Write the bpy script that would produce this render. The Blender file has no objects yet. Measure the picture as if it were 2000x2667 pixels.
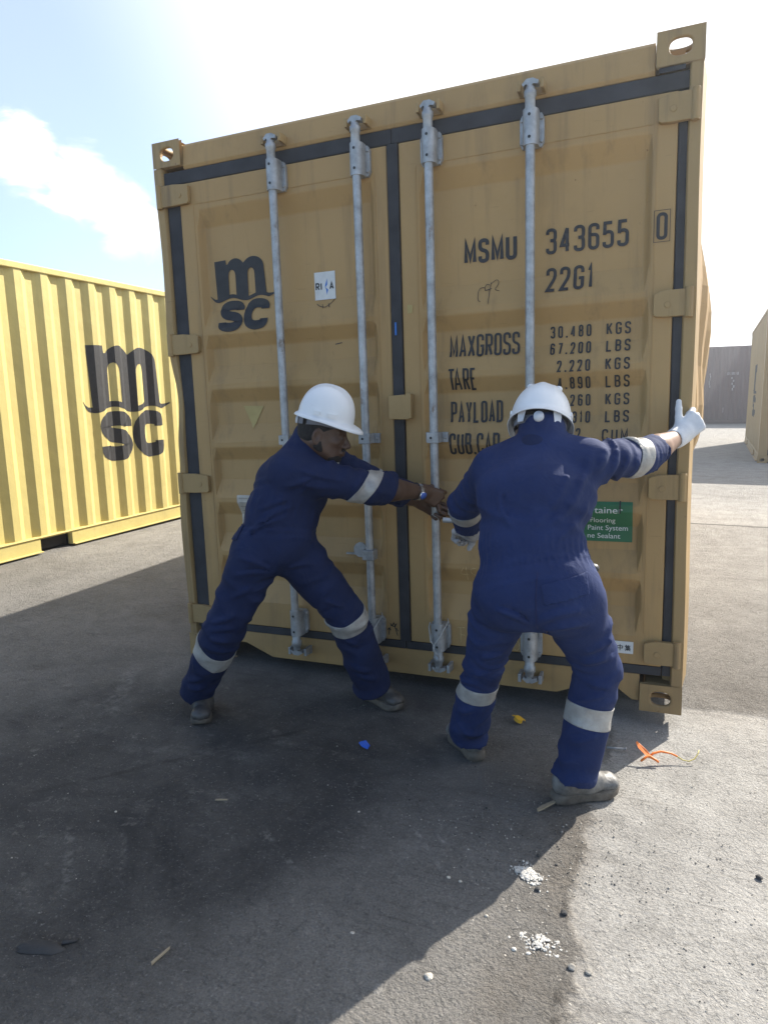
import bpy, bmesh, math, random
import numpy as np
from mathutils import Vector, Matrix

random.seed(7)
sc = bpy.context.scene
COL = sc.collection
RAD = math.radians

# ------------------------------------------------------------------ camera
cam_d = bpy.data.cameras.new("camera")
cam_d.sensor_fit = 'HORIZONTAL'
cam_d.sensor_width = 36.0
cam_d.lens = 1752.68 / 2000.0 * 36.0
cam_d.clip_start = 0.05
cam_d.clip_end = 3000.0
cam = bpy.data.objects.new("camera", cam_d)
COL.objects.link(cam)
_y, _p, _r = -0.38367, -0.16849, -0.01913
_f = Vector((math.sin(_y) * math.cos(_p), math.cos(_y) * math.cos(_p), math.sin(_p)))
_rt = Vector((math.cos(_y), -math.sin(_y), 0.0))
_up = _rt.cross(_f)
_R = math.cos(_r) * _rt + math.sin(_r) * _up
_U = -math.sin(_r) * _rt + math.cos(_r) * _up
cam.matrix_world = Matrix(((_R.x, _U.x, -_f.x, 2.289), (_R.y, _U.y, -_f.y, -2.833), (_R.z, _U.z, -_f.z, 1.364), (0, 0, 0, 1)))
sc.camera = cam

# ------------------------------------------------------------------ world, sun, exposure
SUN_EL, SUN_AZ = RAD(36.8), RAD(27.6)          # azimuth measured from +Y towards +X
world = bpy.data.worlds.new("World")
sc.world = world
world.use_nodes = True
wn, wl = world.node_tree.nodes, world.node_tree.links
for n in list(wn): wn.remove(n)
wout = wn.new('ShaderNodeOutputWorld')
wbg = wn.new('ShaderNodeBackground')
sky = wn.new('ShaderNodeTexSky')
sky.sky_type = 'NISHITA'
sky.sun_disc = False
sky.sun_elevation = SUN_EL
sky.sun_rotation = SUN_AZ
sky.air_density = 1.0
sky.dust_density = 0.6
sky.ozone_density = 3.5
wbg.inputs['Strength'].default_value = 0.115
# thin cloud and bright haze in the half of the sky round the sun; the rest stays clear blue
SD = (math.sin(SUN_AZ) * math.cos(SUN_EL), math.cos(SUN_AZ) * math.cos(SUN_EL), math.sin(SUN_EL))
def wnode(t, **kw):
    n = wn.new(t)
    for k, v in kw.items(): setattr(n, k, v)
    return n
wtc = wnode('ShaderNodeTexCoord')
wdot = wnode('ShaderNodeVectorMath', operation='DOT_PRODUCT'); wdot.inputs[1].default_value = SD
wl.new(wtc.outputs['Generated'], wdot.inputs[0])
wmap = wnode('ShaderNodeMapping'); wmap.inputs['Scale'].default_value = (1.0, 1.0, 2.0); wmap.inputs['Location'].default_value = (0.35, 0.1, 0.30)
wnz = wnode('ShaderNodeTexNoise'); wnz.inputs['Scale'].default_value = 2.3; wnz.inputs['Detail'].default_value = 8; wnz.inputs['Roughness'].default_value = 0.52
wl.new(wtc.outputs['Generated'], wmap.inputs['Vector']); wl.new(wmap.outputs[0], wnz.inputs['Vector'])
def wrange(src, a, b, c=0.0, d=1.0):
    n = wnode('ShaderNodeMapRange', interpolation_type='SMOOTHSTEP')
    for i, v in zip((1, 2, 3, 4), (a, b, c, d)): n.inputs[i].default_value = v
    wl.new(src, n.inputs[0]); return n.outputs[0]
def wmath(op, x, y):
    n = wnode('ShaderNodeMath', operation=op); n.use_clamp = True
    for i, v in enumerate((x, y)):
        if isinstance(v, float): n.inputs[i].default_value = v
        else: wl.new(v, n.inputs[i])
    return n.outputs[0]
front = wrange(wdot.outputs['Value'], 0.0, 0.40)
# two thin clouds low in the left of the sky: noise decides their shape, soft regions decide where they lie
blobs = None
for bx, by, bz, r0 in ((-.715, .640, .290, .085), (-.672, .690, .268, .085), (-.640, .725, .240, .085)):
    wd_ = wnode('ShaderNodeVectorMath', operation='DISTANCE'); wd_.inputs[1].default_value = (bx, by, bz)
    wl.new(wtc.outputs['Generated'], wd_.inputs[0])
    b_ = wrange(wd_.outputs['Value'], 0.0, r0, 1.0, 0.0)
    blobs = b_ if blobs is None else wmath('MAXIMUM', blobs, b_)
wmap2 = wnode('ShaderNodeMapping'); wmap2.inputs['Scale'].default_value = (1.0, 1.0, 2.4); wmap2.inputs['Rotation'].default_value = (0, 0.5, 0)
wnz2 = wnode('ShaderNodeTexNoise'); wnz2.inputs['Scale'].default_value = 9.0; wnz2.inputs['Detail'].default_value = 8; wnz2.inputs['Roughness'].default_value = 0.62; wnz2.inputs['Distortion'].default_value = 0.6
wl.new(wtc.outputs['Generated'], wmap2.inputs['Vector']); wl.new(wmap2.outputs[0], wnz2.inputs['Vector'])
mixn = wnode('ShaderNodeMath', operation='MULTIPLY_ADD'); mixn.inputs[1].default_value = 0.55
wl.new(blobs, mixn.inputs[0]); wl.new(wnz2.outputs['Fac'], mixn.inputs[2])
cloud = wrange(mixn.outputs[0], 0.66, 1.0)
glare = wrange(wdot.outputs['Value'], 0.46, 0.82)
veil = wmath('ADD', wmath('MULTIPLY', front, 0.26), wmath('MAXIMUM', wmath('MULTIPLY', cloud, 0.85), glare))
wmx = wnode('ShaderNodeMix', data_type='RGBA'); wmx.inputs[7].default_value = (6.4, 6.5, 6.7, 1)
wl.new(veil, wmx.inputs[0]); wl.new(sky.outputs[0], wmx.inputs[6])
wl.new(wmx.outputs[2], wbg.inputs['Color']); wl.new(wbg.outputs[0], wout.inputs[0])

sun_d = bpy.data.lights.new("sun", 'SUN')
sun_d.energy = 5.0
sun_d.angle = RAD(0.53)
sun_d.color = (1.0, 0.94, 0.84)
sun = bpy.data.objects.new("sun", sun_d)
COL.objects.link(sun)
sdir = Vector((math.sin(SUN_AZ) * math.cos(SUN_EL), math.cos(SUN_AZ) * math.cos(SUN_EL), math.sin(SUN_EL)))
sun.rotation_euler = sdir.to_track_quat('Z', 'Y').to_euler()
sun.location = sdir * 30

sc.view_settings.view_transform = 'Standard'
sc.view_settings.look = 'None'
sc.view_settings.exposure = 1.08
sc.view_settings.gamma = 1.0

# ------------------------------------------------------------------ materials
def srgb(r, g, b):
    f = lambda c: (c / 255 / 12.92) if c / 255 <= 0.04045 else ((c / 255 + 0.055) / 1.055) ** 2.4
    return (f(r), f(g), f(b))

class NT:
    """small node-tree writer"""
    def __init__(s, name):
        s.m = bpy.data.materials.new(name); s.m.use_nodes = True
        s.t = s.m.node_tree; s.n = s.t.nodes; s.l = s.t.links
        s.b = s.n['Principled BSDF']
        s.tc = s.n.new('ShaderNodeTexCoord').outputs['Object']
    def link(s, a, b): s.l.new(a, b)
    def mapping(s, scale=(1, 1, 1), loc=(0, 0, 0), rot=(0, 0, 0), src=None):
        m = s.n.new('ShaderNodeMapping'); m.inputs['Scale'].default_value = scale
        m.inputs['Location'].default_value = loc; m.inputs['Rotation'].default_value = rot
        s.link(src or s.tc, m.inputs['Vector']); return m.outputs[0]
    def noise(s, scale, detail=4, rough=0.55, vec=None, dist=0.0):
        n = s.n.new('ShaderNodeTexNoise'); n.inputs['Scale'].default_value = scale
        n.inputs['Detail'].default_value = detail; n.inputs['Roughness'].default_value = rough
        n.inputs['Distortion'].default_value = dist
        s.link(vec or s.tc, n.inputs['Vector']); return n.outputs['Fac']
    def voro(s, scale, feature='F1', vec=None, out='Distance', rnd=1.0):
        n = s.n.new('ShaderNodeTexVoronoi'); n.feature = feature; n.inputs['Scale'].default_value = scale
        n.inputs['Randomness'].default_value = rnd
        s.link(vec or s.tc, n.inputs['Vector']); return n.outputs[out]
    def ramp(s, fac, p0, p1, c0=(0, 0, 0), c1=(1, 1, 1)):
        r = s.n.new('ShaderNodeValToRGB'); e = r.color_ramp.elements
        e[0].position = p0; e[1].position = p1
        e[0].color = (*c0, 1); e[1].color = (*c1, 1)
        s.link(fac, r.inputs[0]); return r.outputs[0]
    def mix(s, fac, a, b, mode='MIX'):
        m = s.n.new('ShaderNodeMix'); m.data_type = 'RGBA'; m.blend_type = mode
        for sock, v in ((m.inputs[0], fac), (m.inputs[6], a), (m.inputs[7], b)):
            if isinstance(v, (int, float)): sock.default_value = v
            elif isinstance(v, tuple): sock.default_value = (*v, 1)
            else: s.link(v, sock)
        return m.outputs[2]
    def math(s, op, a, b=None, c=None, clamp=False):
        m = s.n.new('ShaderNodeMath'); m.operation = op; m.use_clamp = clamp
        for i, v in enumerate((a, b, c)):
            if v is None: continue
            if isinstance(v, (int, float)): m.inputs[i].default_value = v
            else: s.link(v, m.inputs[i])
        return m.outputs[0]
    def sstep(s, v, a, b):
        n = s.n.new('ShaderNodeMapRange'); n.interpolation_type = 'SMOOTHSTEP'
        n.inputs[1].default_value = a; n.inputs[2].default_value = b
        s.link(v, n.inputs[0]); return n.outputs[0]
    def xyz(s, vec=None):
        n = s.n.new('ShaderNodeSeparateXYZ'); s.link(vec or s.tc, n.inputs[0]); return n.outputs
    def bump(s, h, strength=0.3, dist=0.01, prev=None):
        b = s.n.new('ShaderNodeBump'); b.inputs['Strength'].default_value = strength
        b.inputs['Distance'].default_value = dist; s.link(h, b.inputs['Height'])
        if prev is not None: s.link(prev, b.inputs['Normal'])
        return b.outputs[0]
    def done(s, col=None, rough=0.6, metal=0.0, normal=None, spec=None):
        b = s.b
        for k, v in (('Base Color', col), ('Roughness', rough), ('Metallic', metal)):
            if v is None: continue
            if isinstance(v, (int, float)): b.inputs[k].default_value = v
            elif isinstance(v, tuple): b.inputs[k].default_value = (*v, 1)
            else: s.link(v, b.inputs[k])
        if normal is not None: s.link(normal, b.inputs['Normal'])
        if spec is not None: b.inputs['Specular IOR Level'].default_value = spec
        return s.m

def plain(name, col, rough=0.6, metal=0.0, var=0.12, scale=14, bump=0.0, spec=None):
    t = NT(name)
    n = t.noise(scale, 5)
    lo = tuple(c * (1 - var) for c in col); hi = tuple(min(1, c * (1 + var)) for c in col)
    c = t.ramp(n, 0.3, 0.7, lo, hi)
    nb = t.bump(t.noise(scale * 6, 3), bump, 0.004) if bump else None
    return t.done(c, rough, metal, nb, spec)

def paint_mat(name, base, dirt, rust, worn=0.5, seed=0.0):
    """old container paint: blotches, vertical streaks, scuffs and rust flecks"""
    t = NT(name)
    v = t.mapping(loc=(seed, seed * 1.7, 0))
    big = t.noise(1.3, 5, vec=v)
    c = t.mix(t.ramp(big, 0.35, 0.7), tuple(x * 0.93 for x in base), tuple(min(1, x * 1.06) for x in base))
    streak = t.noise(3.0, 6, 0.65, vec=t.mapping((5.5, 5.5, 0.35), (seed, 0, 0)))
    c = t.mix(t.math('MULTIPLY', t.ramp(streak, 0.52, 0.75), 0.45 * worn), c, dirt)
    dust = t.noise(5.0, 8, 0.7, vec=v)
    c = t.mix(t.math('MULTIPLY', t.ramp(dust, 0.55, 0.8), 0.3 * worn), c, tuple(min(1, x * 1.25 + .02) for x in base))
    z = t.xyz()[2]
    rs = t.ramp(t.noise(2.6, 9, .72, vec=t.mapping((3.2, 3.2, .55), (seed + 9, 2, 0))), .635, .70)
    c = t.mix(t.math('MULTIPLY', t.math('MULTIPLY', rs, t.ramp(t.noise(19, 5, .7, vec=v), .40, .60)), 0.42 * worn), c, tuple(x * .5 + y * .5 for x, y in zip(rust, dirt)))
    smd = t.ramp(t.noise(1.9, 7, .66, vec=t.mapping((1, 1, 1), (seed * 2 + 3, 5, 1))), .58, .72)
    c = t.mix(t.math('MULTIPLY', smd, 0.34 * worn), c, tuple(x * 0.62 for x in base))
    low = t.math('SUBTRACT', 1.0, t.sstep(z, 0.0, 0.75))
    c = t.mix(t.math('MULTIPLY', t.math('MULTIPLY', low, t.ramp(t.noise(4, 6, .65, vec=v), .3, .7)), 0.35 * worn), c, dirt)
    fl = t.ramp(t.noise(30, 6, 0.7, vec=v), 0.69, 0.73)
    c = t.mix(t.math('MULTIPLY', fl, 0.7 * worn), c, rust)
    sc_ = t.ramp(t.noise(9, 3, 0.5, vec=t.mapping((1, 1, 14), (seed, 3, 1), (0, 0.35, 0))), 0.70, 0.735)
    c = t.mix(t.math('MULTIPLY', sc_, 0.35 * worn), c, tuple(x * 0.55 for x in base))
    nb = t.bump(t.noise(3.0, 4, vec=v), 0.22, 0.04)
    nb = t.bump(t.noise(60, 3, vec=v), 0.06, 0.003, nb)
    r = t.math('ADD', t.math('MULTIPLY', dust, 0.25), 0.42)
    return t.done(c, r, 0.0, nb, 0.35)

M = {}
M['mustard'] = paint_mat('worn mustard container paint', (0.420, 0.262, 0.104), (0.13, 0.09, 0.055), (0.13, 0.05, 0.02), 0.9, 0.0)
M['mustard_edge'] = paint_mat('chipped mustard steel', (0.36, 0.238, 0.10), (0.12, 0.08, 0.05), (0.14, 0.055, 0.025), 1.5, 4.3)
M['lemon'] = paint_mat('clean yellow container paint', (0.575, 0.475, 0.175), (0.36, 0.30, 0.14), (0.25, 0.12, 0.04), 0.6, 2.2)
M['tan'] = paint_mat('faded yellow container paint', (0.36, 0.245, 0.105), (0.18, 0.13, 0.075), (0.16, 0.07, 0.03), 0.7, 7.7)
M['red'] = paint_mat('dusty maroon container paint', (0.085, 0.040, 0.040), (0.075, 0.052, 0.050), (0.10, 0.04, 0.03), 1.2, 5.1)
M['old_yellow'] = plain('faded yellow paint mark', (0.42, 0.315, 0.115), 0.6, var=0.1)
M['rubber'] = plain('weathered black rubber seal', (0.030, 0.030, 0.034), 0.75, var=0.35, scale=9)
M['ink'] = plain('faded black stencil paint', (0.022, 0.021, 0.022), 0.6, var=0.3, scale=30)
M['chalk'] = plain('yellow chalk', (0.55, 0.40, 0.2), 0.9, var=0.3, scale=80)
M['white_sticker'] = plain('white vinyl sticker', (0.62, 0.62, 0.60), 0.5, var=0.1, scale=20)
M['grey_plate'] = plain('scuffed off white data plate', (0.46, 0.42, 0.36), 0.5, var=0.2, scale=25)
M['print_grey'] = plain('faded grey print', (0.25, 0.22, 0.18), 0.6)
M['green_sticker'] = plain('green vinyl sticker', (0.020, 0.135, 0.055), 0.45, var=0.12, scale=8)
M['worn_print'] = plain('worn white lettering', (0.30, 0.28, 0.27), 0.7, var=0.3, scale=6)
M['white_print'] = plain('white lettering', (0.70, 0.70, 0.68), 0.5, var=0.05)
M['blue_print'] = plain('blue print', (0.02, 0.16, 0.55), 0.5)
M['black'] = plain('black plastic', (0.015, 0.015, 0.017), 0.45)
M['dark_void'] = plain('dark container underside', (0.03, 0.027, 0.024), 0.9, var=0.3)
M['wire'] = plain('pale tie wire', (0.42, 0.41, 0.38), 0.5, var=0.2, scale=60)
M['wood'] = plain('grey dunnage timber', (0.20, 0.145, 0.09), 0.85, var=0.3, scale=25, bump=0.3)

t = NT('galvanised steel')
c = t.ramp(t.noise(16, 6, 0.7), 0.3, 0.72, (0.24, 0.24, 0.235), (0.50, 0.51, 0.52))
c = t.mix(t.ramp(t.noise(11, 6, 0.75, vec=t.mapping((1, 1, .5), (3, 1, 2))), 0.60, 0.70), c, (0.17, 0.115, 0.07))
M['galv'] = t.done(c, 0.50, 0.45, t.bump(t.noise(90, 3), 0.15, 0.002))

def drill(name, lo, hi, worn):
    t = NT(name)
    c = t.ramp(t.noise(7, 5), 0.3, 0.7, lo, hi)
    c = t.mix(t.math('MULTIPLY', t.ramp(t.noise(22, 7, 0.7), 0.58, 0.76), 0.22), c, worn)
    def ridged(sc_, det, loc, scale=(1, 1, 1)):
        n = t.n.new('ShaderNodeTexNoise'); n.noise_type = 'RIDGED_MULTIFRACTAL'
        n.inputs['Scale'].default_value = sc_; n.inputs['Detail'].default_value = det; n.inputs['Roughness'].default_value = .45
        n.inputs['Distortion'].default_value = .7
        t.link(t.mapping(scale, loc), n.inputs['Vector']); return n.outputs['Fac']
    nb = t.bump(ridged(4.2, 2.0, (3, 1, 2), (1, 1, 1.5)), 0.50, 0.045)
    nb = t.bump(t.noise(12, 4, 0.6, dist=1.6), 0.30, 0.016, nb)
    nb = t.bump(t.noise(38, 4, 0.6, dist=1.0), 0.18, 0.006, nb)
    nb = t.bump(t.noise(420, 2), 0.20, 0.0012, nb)
    m = t.done(c, 0.85, 0.0, nb, 0.28)
    return m
M['navy'] = drill('navy cotton drill', (0.0058, 0.0125, 0.048), (0.0092, 0.0185, 0.066), (0.035, 0.045, 0.085))
M['navy_veiled'] = drill('veil-lightened blue cotton drill', (0.0082, 0.0190, 0.074), (0.0125, 0.0275, 0.100), (0.05, 0.075, 0.16))  # navy drill with the glare veil over the right man mixed into its colour
M['stitch'] = plain('dark navy seam', (0.010, 0.016, 0.07), 0.9)

t = NT('silver reflective tape')
c = t.ramp(t.noise(18, 5, 0.6), 0.3, 0.7, (0.26, 0.25, 0.235), (0.42, 0.41, 0.385))
M['tape'] = t.done(c, 0.42, 0.15, t.bump(t.noise(26, 4, 0.6, dist=1.2), 0.4, 0.008), 0.5)

t = NT('dark brown skin')
c = t.ramp(t.noise(24, 5, 0.6), 0.3, 0.7, (0.066, 0.035, 0.022), (0.105, 0.057, 0.036))
M['skin_dark'] = t.done(c, 0.48, 0.0, t.bump(t.noise(130, 4), 0.18, 0.002), 0.45)
t = NT('brown skin')
c = t.ramp(t.noise(24, 5, 0.6), 0.3, 0.7, (0.20, 0.115, 0.075), (0.27, 0.16, 0.105))
M['skin_light'] = t.done(c, 0.5, 0.0, t.bump(t.noise(130, 4), 0.18, 0.002), 0.4)
M['nail'] = plain('fingernail', (0.30, 0.19, 0.15), 0.35)
M['hair'] = plain('short black hair', (0.014, 0.011, 0.010), 0.8, var=0.4, scale=60, bump=0.8)
M['eye_white'] = plain('eye white', (0.22, 0.20, 0.18), 0.45, var=0.03)
M['lip'] = plain('lip', (0.085, 0.035, 0.03), 0.5)
t = NT('white safety helmet plastic')
c = t.ramp(t.noise(6, 6, .65), 0.35, 0.75, (0.74, 0.75, 0.76), (0.80, 0.80, 0.80))
c = t.mix(t.math('MULTIPLY', t.ramp(t.noise(40, 6, .75), 0.64, 0.72), 0.25), c, (0.35, 0.33, 0.3))
M['helmet'] = t.done(c, 0.32, 0.0, None, 0.5)
M['harness'] = plain('grey helmet harness webbing', (0.16, 0.165, 0.19), 0.7)
M['harness_white'] = plain('white harness plastic', (0.62, 0.62, 0.64), 0.5)
t = NT('white knitted glove')
c = t.ramp(t.noise(20, 6, .6), 0.3, 0.75, (0.60, 0.60, 0.61), (0.74, 0.74, 0.74))
wv = t.n.new('ShaderNodeTexWave'); wv.inputs['Scale'].default_value = 90; wv.inputs['Distortion'].default_value = 3
t.link(t.tc, wv.inputs['Vector'])
M['glove'] = t.done(c, 0.9, 0.0, t.bump(wv.outputs['Fac'], 0.25, 0.0015), 0.2)
t = NT('soiled grey work glove')
c = t.ramp(t.noise(26, 6, .65), 0.3, 0.7, (0.20, 0.20, 0.21), (0.52, 0.50, 0.49))
M['glove_dirty'] = t.done(c, 0.9, 0.0, t.bump(t.noise(90, 3), 0.4, 0.002), 0.2)
t = NT('dusty black boot leather')
c = t.mix(t.ramp(t.noise(18, 6, .65), 0.35, 0.75), (0.035, 0.033, 0.033), (0.105, 0.095, 0.085))
M['boot'] = t.done(c, 0.45, 0.0, t.bump(t.noise(30, 4, .6, dist=1.0), 0.35, 0.006), 0.5)
t = NT('dusty grey boot leather')
c = t.mix(t.ramp(t.noise(22, 6, .65), 0.35, 0.7), (0.085, 0.08, 0.075), (0.23, 0.22, 0.205))
M['boot_grey'] = t.done(c, 0.5, 0.0, t.bump(t.noise(34, 4, .6, dist=1.2), 0.5, 0.006), 0.4)
t = NT('dusty grey brown sole')
c = t.mix(t.ramp(t.noise(30, 6, .65), 0.35, 0.7), (0.075, 0.062, 0.05), (0.17, 0.145, 0.115))
M['sole'] = t.done(c, 0.85, 0.0, t.bump(t.noise(45, 4), 0.5, 0.006))
M['tee'] = plain('grey white cotton', (0.40, 0.385, 0.36), 0.9, bump=0.3)
M['chrome'] = plain('watch steel', (0.55, 0.55, 0.56), 0.25, 0.9)
M['watch_blue'] = plain('blue watch bezel', (0.05, 0.12, 0.45), 0.35)
M['orange'] = plain('orange plastic', (0.85, 0.20, 0.02), 0.45, var=0.06)
M['yellow'] = plain('yellow plastic', (0.75, 0.42, 0.03), 0.5, var=0.1)
M['pale_yellow'] = plain('pale yellow plastic', (0.60, 0.48, 0.12), 0.5)
M['blue'] = plain('blue plastic', (0.03, 0.12, 0.55), 0.4)
M['chalkstone'] = plain('white crumbling plaster', (0.56, 0.535, 0.49), 0.95, var=0.25, scale=60, bump=0.6)
M['stone'] = plain('pale limestone', (0.46, 0.42, 0.36), 0.95, var=0.25, scale=40, bump=0.6)
M['grit'] = plain('mixed grey grit', (0.27, 0.25, 0.22), 0.95, var=0.5, scale=9)
M['straw'] = plain('dry straw wood', (0.30, 0.245, 0.165), 0.9, var=0.2)
M['tar'] = plain('dark tarry rag', (0.042, 0.041, 0.041), 0.9, var=0.3, bump=0.6)

# ------------------------------------------------------------------ object helpers
def link(o, parent=None):
    COL.objects.link(o)
    if parent is not None: o.parent = parent
    return o

def empty(name, label, cat, loc=(0, 0, 0), group=None, matrix=None):
    o = bpy.data.objects.new(name, None); COL.objects.link(o)
    o.empty_display_size = 0.2
    if matrix is not None: o.matrix_world = matrix
    else: o.location = loc
    o['label'] = label; o['category'] = cat
    if group: o['group'] = group
    return o

def mobj(name, verts, faces, mats, parent=None, smooth=False, fmat=None, label=None):
    me = bpy.data.meshes.new(name)
    me.from_pydata([tuple(map(float, v)) for v in verts], [], faces)
    if not isinstance(mats, (list, tuple)): mats = [mats]
    for m in mats: me.materials.append(M[m] if isinstance(m, str) else m)
    if fmat is not None: me.polygons.foreach_set('material_index', list(map(int, fmat)))
    if smooth: me.polygons.foreach_set('use_smooth', [True] * len(me.polygons))
    me.update()
    o = bpy.data.objects.new(name, me)
    if label: o['label'] = label
    return link(o, parent)

def bevel(o, w=0.004, seg=2, angle=35):
    m = o.modifiers.new('bevel', 'BEVEL'); m.width = w; m.segments = seg
    m.limit_method = 'ANGLE'; m.angle_limit = RAD(angle); m.harden_normals = False
    return o

class MB:
    """collects solids into one mesh"""
    def __init__(s): s.v = []; s.f = []; s.m = []
    def add(s, v, f, mi=0):
        n = len(s.v); s.v += [tuple(x) for x in v]
        s.f += [tuple(i + n for i in q) for q in f]; s.m += [mi] * len(f); return s
    def box(s, lo, hi, mi=0):
        x0, y0, z0 = lo; x1, y1, z1 = hi
        v = [(x0, y0, z0), (x1, y0, z0), (x1, y1, z0), (x0, y1, z0), (x0, y0, z1), (x1, y0, z1), (x1, y1, z1), (x0, y1, z1)]
        f = [(0, 3, 2, 1), (4, 5, 6, 7), (0, 1, 5, 4), (1, 2, 6, 5), (2, 3, 7, 6), (3, 0, 4, 7)]
        return s.add(v, f, mi)
    def prism(s, poly, d, mi=0, close=True):
        """poly: list of 3D points, d: extrusion vector"""
        n = len(poly); p = [Vector(q) for q in poly]; d = Vector(d)
        v = p + [q + d for q in p]
        f = [tuple(range(n))[::-1], tuple(range(n, 2 * n))] + [(i, (i + 1) % n, n + (i + 1) % n, n + i) for i in range(n)]
        return s.add(v, f, mi)
    def tube(s, pts, r, seg=12, mi=0, cap=True):
        pts = [Vector(p) for p in pts]; n = len(pts)
        rs = r if isinstance(r, (list, tuple)) else [r] * n
        base = len(s.v); prev = None; V = []
        for i, p in enumerate(pts):
            t = (pts[min(i + 1, n - 1)] - pts[max(i - 1, 0)]).normalized()
            if prev is None:
                a = Vector((0, 0, 1)) if abs(t.z) < 0.9 else Vector((1, 0, 0))
                u = t.cross(a).normalized()
            else: u = (prev - t * prev.dot(t)).normalized()
            prev = u; w = t.cross(u)
            for k in range(seg):
                an = 2 * math.pi * k / seg
                V.append(p + (u * math.cos(an) + w * math.sin(an)) * rs[i])
        F = [(i * seg + k, i * seg + (k + 1) % seg, (i + 1) * seg + (k + 1) % seg, (i + 1) * seg + k) for i in range(n - 1) for k in range(seg)]
        if cap: F += [tuple(range(seg))[::-1], tuple(range((n - 1) * seg, n * seg))]
        return s.add(V, F, mi)
    def build(s, name, mats, parent=None, smooth=False, label=None):
        return mobj(name, s.v, s.f, mats, parent, smooth, s.m, label)

def smooth_by_angle(o, deg=40):
    me = o.data
    me.polygons.foreach_set('use_smooth', [True] * len(me.polygons))
    bm = bmesh.new(); bm.from_mesh(me)
    for e in bm.edges:
        if len(e.link_faces) == 2 and e.calc_face_angle(0) > RAD(deg): e.smooth = False
    bm.to_mesh(me); bm.free()
    return o

# ------------------------------------------------------------------ stencil lettering
# each glyph: strokes; a point is (x, y) rounded or (x, y, 1) sharp; a stroke starting with 'c' is closed
_O = [['c', (0, 0), (1, 0), (1, 1), (0, 1)]]
GL = {
 '0': _O, 'O': _O,
 '1': [[(0.1, .80, 1), (.62, 1, 1), (.62, 0, 1)]],
 '2': [[(0, .74), (0, 1), (1, 1), (1, .60), (0, 0, 1), (1, 0)]],
 '3': [[(0, .80), (0, 1), (1, 1), (1, .53), (.35, .53)], [(.35, .53), (1, .53), (1, 0), (0, 0), (0, .2)]],
 '4': [[(.74, 0, 1), (.74, 1, 1)], [(.74, 1, 1), (0, .27, 1), (1, .27, 1)]],
 '5': [[(.95, 1, 1), (.08, 1, 1), (.03, .50, 1)], [(.03, .50), (.1, .62), (1, .62), (1, 0), (0, 0), (0, .2)]],
 '6': [[(1, .78), (1, 1), (0, 1), (0, 0), (1, 0), (1, .58), (0, .58)]],
 '7': [[(0, 1, 1), (1, 1, 1), (.4, 0, 1)]],
 '8': [['c', (.05, .53), (.05, 1), (.95, 1), (.95, .53)], ['c', (0, 0), (1, 0), (1, .53), (0, .53)]],
 '9': [[(0, .22), (0, 0), (1, 0), (1, 1), (0, 1), (0, .42), (1, .42)]],
 'A': [[(0, 0, 1), (.5, 1, 1), (1, 0, 1)], [(.2, .28, 1), (.8, .28, 1)]],
 'B': [[(0, 0, 1), (0, 1, 1), (.95, 1), (.95, .53), (0, .53, 1)], [(0, .53, 1), (1, .53), (1, 0), (0, 0, 1)]],
 'C': [[(1, .72), (1, 1), (0, 1), (0, 0), (1, 0), (1, .28)]],
 'D': [['c', (0, 0, 1), (0, 1, 1), (1, 1), (1, 0)]],
 'E': [[(1, 1, 1), (0, 1, 1), (0, 0, 1), (1, 0, 1)], [(0, .52, 1), (.85, .52, 1)]],
 'F': [[(1, 1, 1), (0, 1, 1), (0, 0, 1)], [(0, .52, 1), (.85, .52, 1)]],
 'G': [[(1, .74), (1, 1), (0, 1), (0, 0), (1, 0), (1, .48, 1), (.5, .48, 1)]],
 'I': [[(.5, 0, 1), (.5, 1, 1)]],
 'J': [[(1, 1, 1), (1, 0), (0, 0), (0, .25)]],
 'K': [[(0, 0, 1), (0, 1, 1)], [(1, 1, 1), (0, .35, 1)], [(.35, .58, 1), (1, 0, 1)]],
 'L': [[(0, 1, 1), (0, 0, 1), (1, 0, 1)]],
 'M': [[(0, 0, 1), (0, 1, 1), (.5, .15, 1), (1, 1, 1), (1, 0, 1)]],
 'P': [[(0, 0, 1), (0, 1, 1), (1, 1), (1, .45), (0, .45, 1)]],
 'R': [[(0, 0, 1), (0, 1, 1), (1, 1), (1, .47), (0, .47, 1)], [(.5, .47, 1), (1, 0, 1)]],
 'S': [[(1, .76), (1, 1), (0, 1), (0, .56), (1, .46), (1, 0), (0, 0), (0, .24)]],
 'T': [[(.5, 0, 1), (.5, 1, 1)], [(0, 1, 1), (1, 1, 1)]],
 'U': [[(0, 1, 1), (0, 0), (1, 0), (1, 1, 1)]],
 'X': [[(0, 0, 1), (1, 1, 1)], [(0, 1, 1), (1, 0, 1)]],
 'Y': [[(0, 1, 1), (.5, .45, 1), (1, 1, 1)], [(.5, .45, 1), (.5, 0, 1)]],
}
def round_path(pts, r, closed):
    n = len(pts); out = []
    for i, p in enumerate(pts):
        sharp = len(p) > 2 and p[2]
        P = Vector(p[:2])
        if sharp or (not closed and i in (0, n - 1)): out.append(P); continue
        A = Vector(pts[i - 1][:2]); B = Vector(pts[(i + 1) % n][:2])
        la, lb = (A - P).length, (B - P).length
        ra, rb = min(r, la * .499), min(r, lb * .499)
        p0 = P + (A - P) * (ra / la); p1 = P + (B - P) * (rb / lb)
        for k in range(7):
            u = k / 6
            out.append(p0 * (1 - u) ** 2 + P * (2 * u * (1 - u) * .86 + 0) + p1 * u ** 2 + (p0 + p1) * (u * (1 - u) * .14))
    return out
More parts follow.
